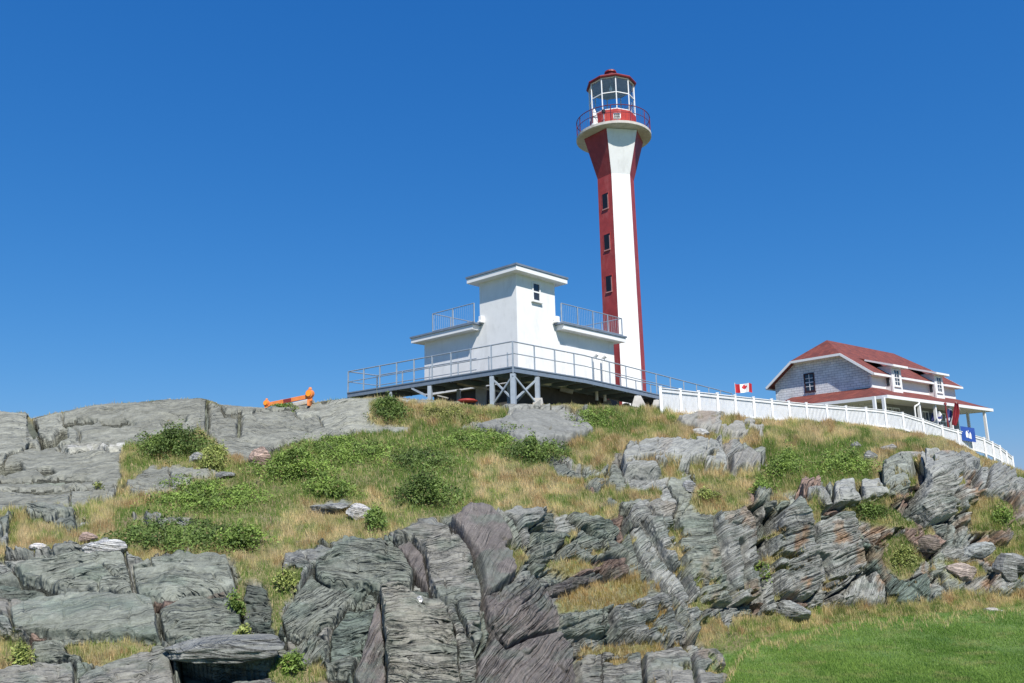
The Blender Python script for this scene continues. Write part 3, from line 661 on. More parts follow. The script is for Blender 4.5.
def samp_g(grid, x, y): return grid[np.clip(np.rint(y-Y0), 0, grid.shape[0]-1).astype(int), np.clip(np.rint(x-X0), 0, grid.shape[1]-1).astype(int)]
gv = samp_g(gg, bx, by)+(fbm(bx/12, by/6, 303, 3)-.42)*2.3
rv = fbm(bx/18, by/8, 305, 3)+(bx > 540)*(bx < 720)*(by < 470)*.07+(by > 545)*(bx < 360)*.03
mixr = rng.random(NB)
rw = np.clip((rv-.58)*6, 0, .65)[:, None]
colr = STRAW*(1-np.clip(gv+.35, 0, 1))[:, None]+YG*np.clip(gv+.35, 0, 1)[:, None]
colr = colr*(1-rw)+RED*rw
g2 = np.clip(gv*1.7-.35, 0, 1)[:, None]; colr = colr*(1-g2)+GR*g2
orange = ((by > 565) & (bx > 540) & (bx < 680))[:, None]; colr = np.where(orange, colr*.4+np.array([.42, .25, .07])*.6, colr)
colr = np.where((mixr < .12)[:, None], STRAW*1.1, colr)
colr = colr*rng.uniform(.65, 1.2, (NB, 1))*(.72+.5*fbm(bx/24, by/11, 309, 3))[:, None]
hgt = rng.uniform(.07, .25, NB)*np.where(rng.random(NB) < .03, 1.6, 1)*(1.1-.3*np.clip(gv, 0, 1))*np.clip(.55+fbm(bx/10, by/6, 307, 2), .5, 1.4)
dist = bp_[:, 1]; hgt *= np.clip(dist/26, .62, 1.55); wd = np.clip(dist/26, .6, 1.7)*rng.uniform(.012, .026, NB)
tg = np.full(gx.shape, -20.); sl_, d = sdf([(700,652),(722,640),(755,634),(840,626),(930,618),(1030,612),(1080,612),(1080,720),(735,720),(728,680)], 20); tg[sl_] = d
turf = np.clip(samp_g(tg, bx, by)/7+.5+(fbm(bx/5, by/4, 315, 3)-.5)*1.2, 0, 1)   # the mown turf climbs a little way up the foot of the slope
colr = np.where((rng.random(NB) < turf)[:, None], (np.array([.12, .24, .04])+np.array([.18, .20, .06])*fbm(bx/9, by/5, 317, 3)[:, None])*rng.uniform(.7, 1.3, (NB, 1)), colr)
hgt *= 1-.62*turf
hgt *= np.where((pr > len(a_)-14) & (bx < 640), .4, 1)
hgt = np.where(veg_sd[R0_:R1_-1, :-1][pr, pc] < 1.5, hgt*.7, hgt)
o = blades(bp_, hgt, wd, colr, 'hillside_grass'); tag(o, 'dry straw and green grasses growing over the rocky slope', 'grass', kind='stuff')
# lawn blades
NL = 340000
py_ = rng.uniform(590, 715, NL); px_ = np.where(rng.random(NL) < .72, rng.uniform(650, 1060, NL), rng.uniform(1060, 1420, NL))
LYd = np.array((CZ-0)/((py_-(501-.022*(px_-512)))/FPX)).clip(12, 30); lp = Pn(px_, py_, LYd); lp[:, 2] = lawn_z(lp[:, 0], lp[:, 1])-.01
keep = (LYd < 29.5); lp = lp[keep]; n = len(lp)
gq = fbm(lp[:, 0]/1.2, lp[:, 1]/1.8, 311, 4)[:, None]; yq = np.clip((fbm(lp[:, 0]/.5, lp[:, 1]/.5, 313, 3)-.6)*5, 0, 1)[:, None]
lc = (np.array([.12, .24, .04])*(1-gq)+np.array([.30, .44, .10])*gq)*(1-yq*.5)+np.array([.5, .46, .2])*yq*.5
lc = lc*rng.uniform(.7, 1.3, (n, 1))
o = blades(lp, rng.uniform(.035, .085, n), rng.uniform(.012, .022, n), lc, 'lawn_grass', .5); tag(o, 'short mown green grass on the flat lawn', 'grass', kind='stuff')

# untidy edge: tall stalks thinning out into the lawn
NE = 3500; ex_ = rng.uniform(690, 1040, NE); be = np.zeros(NE)
Z_ = Pd[nfoot:nfoot+220, :, 2]; up_ = np.argmax(Z_ > .02, axis=0); bpy_ = QY[nfoot+up_, np.arange(NC)]
ey_ = np.interp(ex_, colpx, bpy_)+rng.exponential(2.2, NE)-2+(fbm(ex_/9, ex_*0, 331, 3)-.5)*14
eY = (CZ/((ey_-(501-.022*(ex_-512)))/FPX)).clip(12, 29); ep = Pn(ex_, ey_, eY); ep[:, 2] = lawn_z(ep[:, 0], ep[:, 1])-.01
et = rng.random((NE, 1)); ec = (STRAW*(et < .55)+YG*(et >= .55))*rng.uniform(.7, 1.2, (NE, 1))
o = blades(ep, rng.uniform(.06, .2, NE), rng.uniform(.012, .022, NE), ec, 'edge_grass'); tag(o, 'taller straw stalks thinning out along the upper edge of the lawn', 'grass', kind='stuff')
# ------------------------------------------------------------------ shrubs
_cols = np.arange(X0, X1+1); ROWMAP = np.zeros((Y1-Y0+1, len(_cols)), int)
for k_, xx_ in enumerate(_cols):
    c_ = int(np.clip(np.searchsorted(colpx, xx_), 0, NC-1)); yy_ = np.minimum.accumulate(QY[nfoot:HEADROWS+1, c_])
    ROWMAP[:, k_] = nfoot+np.clip(np.searchsorted(-yy_, -np.arange(Y0, Y1+1)), 0, HEADROWS-nfoot)
def leaf_cloud(cx, cy, wpx, hpx, nl, col, leaf=.045, seed=0, ragged=.35, col2=None):
    """leaves rising from an uneven patch of the slope"""
    mat_like = hpx/wpx < .33
    fh, lift = (.55, .17) if mat_like else (.36, .46)
    fy = cy+hpx*(.04 if mat_like else .18)
    g = np.random.default_rng(seed); out = []
    b0 = surf(cx, fy); sc = b0[1]/FPX; H = hpx*sc
    rr = np.abs(g.normal(0, .5 if mat_like else .46, nl*2)); th = g.uniform(0, 2*pi, nl*2)
    ex = rr*np.cos(th); ey = rr*np.sin(th)
    edge_ = .80+1.3*(fbm(np.cos(th)*2.3+seed, np.sin(th)*2.3, seed, 3)-.32)
    px_ = cx+ex*wpx/2*1.06; py_ = fy+ey*hpx*fh
    lum = fbm(px_/9+seed, py_/5, seed+2, 3)
    ok = (rr < edge_) & (g.uniform(0, 1, nl*2) < np.clip((lum-.22)*4, .12, 1)); ok[:8] = True
    px_ = px_[ok][:nl]; py_ = py_[ok][:nl]; rr = rr[ok][:nl]; lum = lum[ok][:nl]; n = len(px_)
    c = np.clip(np.searchsorted(colpx, px_), 0, NC-1); r = ROWMAP[np.clip(np.rint(py_-Y0), 0, Y1-Y0).astype(int), np.clip(np.rint(px_-X0), 0, X1-X0).astype(int)]
    base = Pd[r, c].copy()
    # keep leaves out of the deep cracks
    base[:, 2] = np.maximum(base[:, 2], G[r, c, 2]-.05)
    top = H*lift*np.sqrt(np.clip(1.02-rr**2, .03, 1))*(.15+1.6*lum)*(1.2 if not mat_like else 1.)+.06
    spr = np.where(g.uniform(0, 1, n) < .07, g.uniform(1.1, 1.5, n), 1.)
    q = base+np.stack([g.normal(0, .03, n), g.normal(0, .05, n), top*spr*g.uniform(0, 1, n)**.45], 1)
    n1 = g.normal(size=(n, 3)); n1[:, 2] = np.abs(n1[:, 2])+.35; n1[:, 1] -= .3; n1 /= np.linalg.norm(n1, axis=1)[:, None]
    t = np.cross(n1, g.normal(size=(n, 3))); t /= np.linalg.norm(t, axis=1)[:, None]; bt = np.cross(n1, t)
    s = (leaf*g.uniform(.5, 1.3, n))[:, None]
    v = np.stack([q-t*s, q+bt*s*.45, q+t*s, q-bt*s*.45], 1).reshape(-1, 3); f = np.arange(4*n).reshape(n, 4)
    m = fbm(q[:, 0]*2.2, q[:, 2]*3+q[:, 1], seed+9, 3)[:, None]; m = np.clip((m-.25)*1.8, 0, 1); col2 = col2 if col2 is not None else np.array(col)*1.8+np.array([.025, .02, 0])
    c_ = (np.array(col)*(1-m)+col2*m)*g.uniform(.6, 1.4, (n, 1))
    dead = g.uniform(0, 1, n) < .03; c_[dead] = np.array([.22, .17, .08])
    return b0, v, f, np.repeat(c_, 4, axis=0)
def shrub(cx, cy, wpx, hpx, nl, col, label, seed, name='shrub', cat='bush', leaf=.045, group=None, ragged=.35, col2=None):
    b0, v, f, c_ = leaf_cloud(cx, cy, wpx, hpx, nl, col, leaf, seed, ragged, col2)
    e = thing(name, label, cat, b0, group=group)
    np_mesh('foliage', v-b0, f, M_leaf, parent=e, cols=c_, smooth=False)
    st = MB(); g = random.Random(seed); sc = b0[1]/FPX
    for k in range(5):
        x = (k-2)*.08*wpx*sc; st.tube((b0[0]+x*.15, b0[1], b0[2]-.1), (b0[0]+x, b0[1]+g.uniform(-.1, .1), b0[2]+hpx*sc*.35), .012, 5, .004)
    obj('stems', st, M_timber, e)
    return e
dg = np.array([.075, .118, .030]); mg = np.array([.115, .175, .038]); yg = np.array([.17, .20, .06])
SH = [
 (172, 447, 82, 33, 7000, dg, 'rounded dark green bush sitting against the grey rock ridge on the left', 'bush'),
 (213, 462, 34, 26, 2200, yg, 'yellow-green grassy shrub just right of the rounded dark bush on the ridge', 'bush'),
 (390, 412, 46, 24, 3800, dg, 'dark bush on the skyline rock below the left half of the walkway', 'bush'),
 (445, 415, 80, 15, 3200, np.array([.14,.15,.045]), 'low olive and reddish shrub band under the raised walkway legs', 'shrub'),
 (375, 524, 22, 22, 1500, mg, 'small round green bush beside the white boulder on the slope', 'bush'),
 (283, 409, 40, 8, 900, mg, 'thin strip of green plants at the foot of the orange barricade', 'plant'),
 (480, 441, 92, 18, 6500, mg, 'glossy green creeper spreading left of the flat grey slab', 'creeper'),
 (535, 453, 70, 22, 5000, dg, 'dense dark creeper hanging below the flat grey slab', 'creeper'),
 (175, 537, 130, 26, 7000, dg, 'long low dark green bush above the left foreground rocks', 'bush'),
 (240, 540, 60, 24, 3000, mg, 'leafy green clump at the right end of the long low bush', 'bush'),
 (205, 497, 120, 24, 6500, mg, 'broad leafy mat on the left slope below the pale boulder', 'shrub'),
 (292, 470, 90, 26, 5500, mg, 'bright green herb patch right of the pinkish boulder', 'shrub'),
 (345, 452, 110, 24, 6500, mg, 'wide green shrub patch at the top of the grassy slope', 'shrub'),
 (420, 462, 80, 20, 4200, dg, 'olive green shrub patch right of centre on the upper slope', 'shrub'),
 (425, 495, 78, 32, 5200, dg, 'darkest green bush in the middle of the grassy slope', 'bush'),
 (330, 490, 60, 18, 2600, mg, 'green herb clump above the flat stone and white boulder', 'shrub'),
 (600, 420, 58, 15, 3000, mg, 'green weeds below the right half of the walkway', 'weeds'),
 (786, 468, 46, 28, 3600, mg, 'lush green bush beside the rounded outcrop end', 'bush'),
 (846, 466, 72, 26, 4600, mg, 'large ragged green bush above the cliff on the right', 'bush'),
 (765, 488, 30, 16, 1300, mg, 'small green clump at the lip of the cliff under the lush bush', 'bush'),
 (872, 514, 40, 15, 2200, dg, 'green clump on a cliff ledge in the right half', 'bush'),
 (905, 560, 26, 22, 1400, yg, 'yellow-green plant in the cleft low on the right cliff', 'plant'),
 (1003, 520, 20, 18, 900, mg, 'small green plant between rocks at the right edge', 'plant'),
 (236, 612, 24, 20, 700, mg, 'spiky green plant growing from the crack in the left foreground rocks', 'plant'),
 (243, 640, 28, 14, 600, yg, 'green plant below the layered rock stack', 'plant'),
 (292, 668, 36, 18, 900, mg, 'leafy plant at the bottom edge between foreground blocks', 'plant'),
 (283, 585, 30, 24, 1300, yg, 'light green plant left of the stacked grey blocks', 'plant'),
 (20, 660, 30, 22, 1000, yg, 'yellow-green plant in the bottom left corner rocks', 'plant'),
 (764, 578, 12, 26, 500, mg, 'narrow green plant in the vertical cleft of the cliff', 'plant'),
 (710, 496, 30, 14, 900, yg, 'green tuft on the ledge above the tall cliff blocks', 'plant'),
 (98, 489, 14, 6, 200, yg, 'tiny green tuft in a crack of the left ridge rock', 'plant'),
]
for k, (cx, cy, wp, hp, nl, cl, lb, ct_) in enumerate(SH):
    nm = {'bush': 'bush', 'shrub': 'shrub', 'creeper': 'creeper', 'weeds': 'weed_clump', 'plant': 'leafy_plant'}[ct_]
    if ct_ == 'plant' and cx < 320: nl = int(nl*.6); wp *= .85; hp *= .85
    shrub(cx, cy, wp*(1.12 if hp/wp < .33 else 1), hp*(1.3 if hp/wp < .33 and wp > 50 else 1), int(nl*1.7), cl, lb, 400+k, nm, ct_, group={'bush': 'bushes growing on the rocky hill', 'shrub': 'low shrub patches spreading over the slope', 'creeper': 'creepers around the flat slab', 'plant': 'small plants rooted in the rock cracks'}.get(ct_), leaf=.024+.0007*surf(cx, cy)[1])

# ------------------------------------------------------------------ loose boulders
def boulder(cx, cy, wpx, hpx, col, label, seed, flat=.8, name='boulder', rotz=0.):
    r, c = surf_idx(cx, cy+hpx*.35); b0 = Pd[r, c]; sc = b0[1]/FPX; rx = wpx*sc/2; rz = hpx*sc*.62; ry = rx*flat
    bm = bmesh.new(); bmesh.ops.create_icosphere(bm, subdivisions=5, radius=1)
    g = np.random.default_rng(seed); v = np.array([q.co for q in bm.verts])
    for k in range(14):     # planar chips
        nn = g.normal(size=3); nn /= np.linalg.norm(nn); lim = g.uniform(.62, .9); dd = v@nn; v = v-np.clip(dd-lim, 0, None)[:, None]*nn*.9
    nz = (fbm(v[:, 0]*2.2+seed, v[:, 2]*3+v[:, 1]*2, seed, 4)-.5)*.22+(fbm(v[:, 0]*3+7, v[:, 2]*14+v[:, 1]*2, seed+3, 3)-.5)*.07
    v = v*(1+nz)[:, None]*np.array([rx, ry, rz])/.85
    ca, sa = cos(rotz), sin(rotz); v = np.stack([v[:, 0]*ca-v[:, 2]*sa, v[:, 1], v[:, 0]*sa+v[:, 2]*ca], 1)
    v[:, 2] += rz*.45
    f = np.array([[q.index for q in fc.verts] for fc in bm.faces]); bm.free()
    cols = np.array(col)*(.85+.3*fbm(v[:, 0]*6, v[:, 2]*9, seed+5, 3))[:, None]
    o = np_mesh(name, v, f, M_rock, cols=cols, extra={'bed': np.stack([v[:, 0], v[:, 2]*1.2+v[:, 0]*.2, v[:, 1]*0+seed], 1)})
    o.location = tuple(map(float, b0)); tag(o, label, 'rock', 'loose boulders and stones scattered over the hill'); return o
W_ = (.66, .64, .60); PK = (.46, .34, .28); GY = (.27, .275, .26)
BD = [
 (261, 458, 21, 15, PK, 'pinkish rounded boulder at the foot of the rock ridge', .8), (201, 458, 24, 9, (.42,.42,.40), 'flat pale stone right of the rounded dark bush', .7),
 (360, 512, 24, 14, W_, 'white boulder in the middle of the grassy slope', .8), (330, 508, 36, 8, GY, 'flat grey stone beside the white boulder', .7),
 (87, 537, 16, 11, PK, 'small pinkish boulder above the left foreground rocks', .8), (104, 549, 36, 13, (.52,.52,.50), 'cracked white slab resting on the left foreground rocks', .6),
 (38, 546, 14, 7, W_, 'small white stone at the far left grass edge', .8), (224, 475, 20, 6, GY, 'thin grey stone in the grass left of the pinkish boulder', .7),
 (470, 508, 12, 6, GY, 'small grey stone on the brink above the smooth dark slab', .8), (793, 610, 30, 17, (.33,.34,.32), 'striped grey boulder at the foot of the cliff', .8),
 (993, 611, 18, 7, (.50,.47,.42), 'flat pale stone lying at the edge of the lawn', .8), (418, 612, 8, 6, (.7,.7,.68), 'tiny white stone on the stacked grey block', .9),
 (975, 553, 32, 10, (.38,.40,.38), 'long pale grey slab lying tilted on the right slope', .6), (962, 570, 26, 13, (.46,.38,.33), 'pinkish pale boulder on the right slope below the tilted slab', .8),
 (1000, 575, 20, 22, (.28,.285,.275), 'upright banded boulder near the right edge', .8), (930, 545, 20, 14, (.22,.18,.15), 'brownish boulder in the rubble of the right cliff', .8),
 (857, 446, 12, 8, GY, 'small grey rock half way down the dry grass by the fence', .8), (888, 450, 16, 9, (.38,.37,.35), 'grey rock in the dry grass above the cliff top', .8),
 (910, 455, 26, 8, (.42,.40,.36), 'flat brown-grey stone on the brink of the right cliff', .7), (870, 458, 14, 12, GY, 'grey stone beside the large ragged bush', .8),
 (700, 432, 18, 7, (.5,.5,.48), 'pale stone at the left end of the outcrop under the fence', .8),
 (560, 448, 10, 5, GY, 'small stone below the flat slab', .8), (690, 482, 14, 10, (.34,.35,.35), 'grey block on the ledge under the mid outcrop', .8), (1016, 562, 22, 16, GY, 'grey rock cut by the right edge of the photo', .8),
]
BD.append((226, 655, 108, 17, (.20, .205, .19), 'long thin rock slab overhanging a dark hollow at the bottom left', .62))
for k, (cx, cy, wp, hp, cl, lb, fl) in enumerate(BD): boulder(cx, cy, wp, hp, cl, lb, 500+k, fl, 'boulder', rotz=(.35 if 'tilted' in lb and 'long' in lb else 0))

# ------------------------------------------------------------------ LIGHTHOUSE
TX, TY = 7.12, 50.0; TB = 7.6
lh = thing('lighthouse', 'tall red and white striped concrete lighthouse with glazed lantern', 'lighthouse', (TX, TY, TB))
NAZ = radians(170)
def hexpts(side, z): return [(TX+side*sin(NAZ-pi/6+k*pi/3), TY+side*cos(NAZ-pi/6+k*pi/3), z) for k in range(6)]
prof = [(1.36, TB-.6), (1.33, 10), (1.25, 24.35), (2.05, 27.15)]
for nm, par, mt_ in (('white_tower_face', 0, M_white), ('red_tower_face', 1, M_red)):
    pass
sh = MB(); rings = [hexpts(s_, z) for s_, z in prof]
for a in range(3):
    for k in range(6):
        j = (k+1) % 6; sh.add([rings[a][k], rings[a][j], rings[a+1][j], rings[a+1][k]], [(0, 1, 2, 3)], k % 2)
sh.add(rings[0], [tuple(range(6))], 0); sh.add(rings[3], [tuple(range(6))], 0)
shaft = obj('tower_shaft', sh, [M_white, M_red], lh)
# window recesses built on the left red face (normal azimuth NAZ+60)
fa = NAZ+pi/3; fn = Vector((sin(fa), cos(fa), 0)); ft = Vector((cos(fa), -sin(fa), 0))
ap = lambda z: float(np.interp(z, [7, 10, 24.35, 27.15], [1.36, 1.33, 1.25, 2.05]))*cos(pi/6)
for px, py in ((605, 199.5), (608, 240.5), (609.8, 282.5)):
    z = P(px, py, TY-1)[2]; c = Vector((TX, TY, z))+fn*ap(z)+ft*.05*0
    wn = MB()
    hw, hh = .27, .52
    def fb(a0, a1, z0, z1, d0, d1, m=0):
        pts = [c+ft*a+fn*d+Vector((0, 0, zz)) for zz in (z0, z1) for a, d in ((a0, d0), (a1, d0), (a1, d1), (a0, d1))]; wn.hexa(pts, m)
    fb(-hw-.05, -hw, -hh-.05, hh+.05, -.05, .02); fb(hw, hw+.05, -hh-.05, hh+.05, -.05, .02)
    fb(-hw, hw, hh, hh+.05, -.05, .022); 
    w0 = obj('window_surround', wn, M_red, lh)
    wn = MB(); fb(-hw, hw, -hh, hh, -.05, .012); obj('window_opening', wn, M_dark, w0)
    wn = MB(); fb(-hw, hw, -hh-.07, -hh, -.05, .07); obj('window_sill', wn, M_pink, w0)
    wn = MB(); fb(-hw, -hw+.07, -hh, hh*.75, .013, .03); obj('window_reveal', wn, M_pink, w0)
# door at the foot
dn = MB(); z = 9.6; c = Vector((TX, TY, z))+fn*ap(z); wn = dn
fb(-.42, .42, -2.0, .1, -.05, .05); obj('door', dn, M_dark, lh)
gz = 27.15
gal = MB(); gal.ring([(0.5, gz), (2.40, gz+.04), (2.50, gz+.08), (2.50, gz+.25), (0.5, gz+.25)], 48, (TX, TY)); obj('gallery', gal, M_conc, lh)
rl = MB()
for k in range(64):
    a0 = 2*pi*k/64; a1 = 2*pi*(k+1)/64
    for zz in (gz+.25+1.12, gz+.25+.6):
        rl.tube((TX+2.44*sin(a0), TY+2.44*cos(a0), zz), (TX+2.44*sin(a1), TY+2.44*cos(a1), zz), .028 if zz > gz+1 else .02, 6, caps=False)
    rl.tube((TX+2.44*sin(a0), TY+2.44*cos(a0), gz+.25), (TX+2.44*sin(a0), TY+2.44*cos(a0), gz+1.37), .006, 4, caps=False)
rail = obj('gallery_railing', rl, M_rrail, lh)
for k in range(12):
    a0 = 2*pi*(k+.35)/12; q = MB(); q.tube((TX+2.44*sin(a0), TY+2.44*cos(a0), gz+.3), (TX+2.44*sin(a0), TY+2.44*cos(a0), gz+1.37), .028, 6); obj('baluster', q, M_rrail, rail)
r0 = radians(176); zb = gz+.25
dr_ = MB(); dr_.ring([(1.56, zb), (1.56, zb+1.3), (1.40, zb+1.3), (1.40, zb)], 10, (TX, TY), r0, closed=True); drum = obj('lantern_base', dr_, M_redb, lh)
zg0 = zb+1.3; zg1 = 31.05; fr_ = MB()
vp = lambda r, k, z: Vector((TX+r*sin(r0+2*pi*k/10), TY+r*cos(r0+2*pi*k/10), z))
for k in range(10):
    fr_.bar(vp(1.52, k, zg0), vp(1.52, k, zg1), .065, .065)
    for zz in (zg0+.04, (zg0+zg1)/2+.05, zg1-.04): fr_.bar(vp(1.51, k, zz), vp(1.51, k+1, zz), .05, .055)
obj('lantern_frame', fr_, M_trim, lh)
for k in range(10):
    q = MB(); a = vp(1.49, k, zg0); b = vp(1.49, k+1, zg0); q.add([a, b, b+Vector((0, 0, zg1-zg0)), a+Vector((0, 0, zg1-zg0))], [(0, 1, 2, 3)]); obj('lantern_pane', q, M_lglass, lh)
rf = MB(); rf.ring([(1.45, zg1), (1.68, zg1-.02), (1.71, zg1+.04), (1.69, zg1+.12), (.55, zg1+.75), (.0, zg1+.85)], 10, (TX, TY), r0); roof = obj('lantern_roof', rf, M_redd, lh)
rf = MB(); rf.ring([(1.42, zg1-.06), (1.42, zg1+.02), (0, zg1+.02)], 20, (TX, TY), r0); obj('lantern_ceiling', rf, M_steel, roof)
rf = MB(); rf.ring([(.32, zg1+.7), (.34, zg1+1.0), (.42, zg1+1.02), (.40, zg1+1.14), (0, zg1+1.3)], 16, (TX, TY)); obj('roof_vent', rf, M_redd, roof)
lp_ = MB(); lp_.tube((TX, TY, zb), (TX, TY, zb+1.2), .2, 12); lp_.ring([(.12, zb+1.2), (.3, zb+1.35), (.3, zb+1.8), (.12, zb+1.95)], 14, (TX, TY)); obj('lamp_pedestal', lp_, M_steel, lh)
bl_ = MB(); bl_.ring([(0, zg1-.55), (.09, zg1-.5), (.11, zg1-.35), (.05, zg1-.2), (.02, zg1-.06)], 10, (TX-.1, TY-.5)); obj('lamp_bulb', bl_, M_trim, lh)
# things standing on the gallery
def bn(px, py, rad):   # place on the gallery in the direction seen
    q = P(px, py, TY); dx = q[0]-TX; return TX+dx, TY-sqrt(max(0, rad*rad-dx*dx))
bx_, by_ = TX-1.42, TY-1.72
e = thing('gallery_beacon', 'small white pointed beacon standing on the gallery left of the lantern', 'beacon', (bx_, by_, zb))
q = MB(); q.ring([(.24, zb), (.24, zb+.12), (.2, zb+.14), (.2, zb+.5)], 14, (bx_, by_)); obj('body', q, M_trim, e)
q = MB(); q.ring([(.205, zb+.5), (.205, zb+.58)], 14, (bx_, by_)); obj('band', q, M_roofg, e)
q = MB(); q.ring([(.19, zb+.58), (.17, zb+.8), (.03, zb+1.2), (.0, zb+1.22)], 14, (bx_, by_)); obj('cone', q, M_trim, e)
fx_, fy_ = TX+.0, TY-1.98
e = thing('equipment_box', 'small white grilled box mounted in front of the red lantern base', 'box', (fx_, fy_, zb))
q = MB(); q.tube((fx_, fy_, zb), (fx_, fy_, zb+.35), .04, 8); obj('stand', q, M_steel, e)
q = MB(); q.box((fx_-.24, fy_-.1, zb+.35), (fx_+.24, fy_+.1, zb+.72)); obj('body', q, M_trim, e, bevel=.02)
q = MB()
for i in range(3):
    for j in range(2): q.box((fx_-.19+i*.13, fy_-.115, zb+.40+j*.15), (fx_-.09+i*.13, fy_-.102, zb+.51+j*.15))
obj('grille', q, M_dark, e)
e = thing('navigation_lamp', 'small dark lamp on the gallery rail side of the lantern base', 'lamp', (TX-.82, TY-1.75, zb))
q = MB(); q.tube((TX-.82, TY-1.75, zb), (TX-.82, TY-1.75, zb+.85), .035, 8); obj('stand', q, M_steel, e)
q = MB(); q.ring([(.1, zb+.85), (.13, zb+.92), (.12, zb+1.1), (0, zb+1.16)], 12, (TX-.82, TY-1.75)); obj('lens', q, M_dark, e)

# ------------------------------------------------------------------ white signal building (local frame: X along right wall, Y along left wall)
A = radians(43); BC = P(517, 320, 37); bz = 0.
bd = thing('signal_building', 'white flat roofed block building with raised square corner tower', 'building', (BC[0], BC[1], 0), pi/2-A, local=True)
def railing(mb, pts, h, posts, rtop=.028, mids=(.5,), wires=0):
    for a, b in zip(pts[:-1], pts[1:]):
        a = Vector(a); b = Vector(b)
        mb.tube(a+Vector((0, 0, h)), b+Vector((0, 0, h)), rtop, 6)
        for m_ in mids: mb.tube(a+Vector((0, 0, h*m_)), b+Vector((0, 0, h*m_)), rtop*.75, 6)
zt = 14.32; tx, ty = 2.85, 2.5; wx, wy = 7.7, 6.7; zw = 11.93
q = MB(); q.box((0, 0, 9.1), (tx, ty, zt)); tw = obj('corner_tower', q, M_white, bd)
q = MB(); q.box((-.45, -.45, zt), (tx+.5, ty+.45, zt+.24)); ts = obj('tower_roof_slab', q, M_trim, bd, bevel=.01)
q = MB(); q.box((-.49, -.49, zt+.243), (tx+.54, ty+.49, zt+.34)); obj('roof_edging', q, M_roofg, ts)
q = MB(); q.box((tx-.0, .003, 9.1), (wx, 2.0, zw)); q.box((.003, ty, 9.1), (2.0, wy, zw)); q.box((2.0, 2.0, 9.1), (wx-.02, wy-.02, zw-.01)); wl = obj('wing_walls', q, M_white, bd)
q = MB(); q.box((tx+.01, -.5, zw), (wx+.45, wy+.5, zw+.24)); q.box((-.5, ty+.01, zw), (tx+.01, wy+.5, zw+.24)); wsb = obj('wing_roof_slab', q, M_trim, bd)
q = MB(); q.box((tx-.15, -.56, zw+.243), (wx+.5, wy+.55, zw+.33)); q.box((-.56, ty-.15, zw+.243), (tx-.16, wy+.55, zw+.33)); obj('roof_edging', q, M_roofg, wsb)
q = MB(); q.box((.35, .35, 7.0), (wx-.35, wy-.35, 9.1)); obj('foundation', q, M_found, bd)
# floodlight ledges where the slabs meet the tower
for a_x, a_y in ((tx-.2, -.18), (-.18, ty-.2)):
    q = MB(); q.box((a_x-.08, a_y-.12, zw+.33), (a_x+.22, a_y+.12, zw+.42)); q.box((a_x-.02, a_y-.1, zw+.42), (a_x+.2, a_y+.1, zw+.66)); obj('floodlight', q, M_trim, bd, bevel=.015)
# window in the right wall of the tower
w = MB(); cxw = 1.42; zw0 = 13.2
fm = MB(); fm.box((cxw-.3, -.05, zw0), (cxw-.22, .02, zw0+.85)); fm.box((cxw+.22, -.05, zw0), (cxw+.3, .02, zw0+.85)); fm.box((cxw-.3, -.052, zw0+.85), (cxw+.3, .02, zw0+.92)); fm.box((cxw-.22, -.045, zw0+.4), (cxw+.22, .02, zw0+.47))
wn_ = obj('window', fm, M_trim, bd)
q = MB(); q.box((cxw-.22, -.02, zw0), (cxw+.22, .01, zw0+.85)); obj('pane', q, M_wglass, wn_)
q = MB(); q.box((cxw-.38, -.13, zw0-.1), (cxw+.38, .02, zw0)); obj('sill', q, M_trim, wn_)
# twin vent pipes on the right wing
for xx in (5.65, 6.35):
    q = MB(); q.tube((xx, -.25, 8.6), (xx, -.25, 10.9), .085, 10); q.tube((xx, -.25, 10.9), (xx+.0, -.45, 11.0), .1, 10); obj('vent_pipe', q, M_white, bd)
q = MB(); q.box((3.6, -.06, 9.3), (4.6, .0, 11.2)); obj('door', q, M_trim, bd)
# rooftop railings
zr = zw+.33
def roof_rail(name, pts, spacing):
    q = MB(); railing(q, pts, 1.0, 0, .025, (.08,)); o = obj(name, q, M_steel, bd)
    for a, b in zip(pts[:-1], pts[1:]):
        a = Vector(a); b = Vector(b); n = max(1, round((b-a).length/spacing))
        for i in range(n+1):
            if i == 0 and a != Vector(pts[0]): continue
            p_ = a+(b-a)*i/n; s_ = MB(); s_.bar(p_, p_+Vector((0, 0, 1.0)), .05, .05); obj('railing_post', s_, M_steel, o)
    m = MB()
    for a, b in zip(pts[:-1], pts[1:]):
        a = Vector(a); b = Vector(b); n = int((b-a).length/.14)
        for i in range(1, n): p_ = a+(b-a)*i/n; m.tube(p_+Vector((0, 0, .08)), p_+Vector((0, 0, 1.0)), .005, 4, caps=False)
    obj('mesh_infill', m, M_steel, o)
roof_rail('roof_railing', [(tx+.02, -.38, zr), (wx+.32, -.38, zr), (wx+.32, wy*.55, zr)], 1.35)
roof_rail('roof_railing', [(-.38, ty+.02, zr), (-.38, 5.6, zr), (3.4, 5.6, zr)], 1.5)

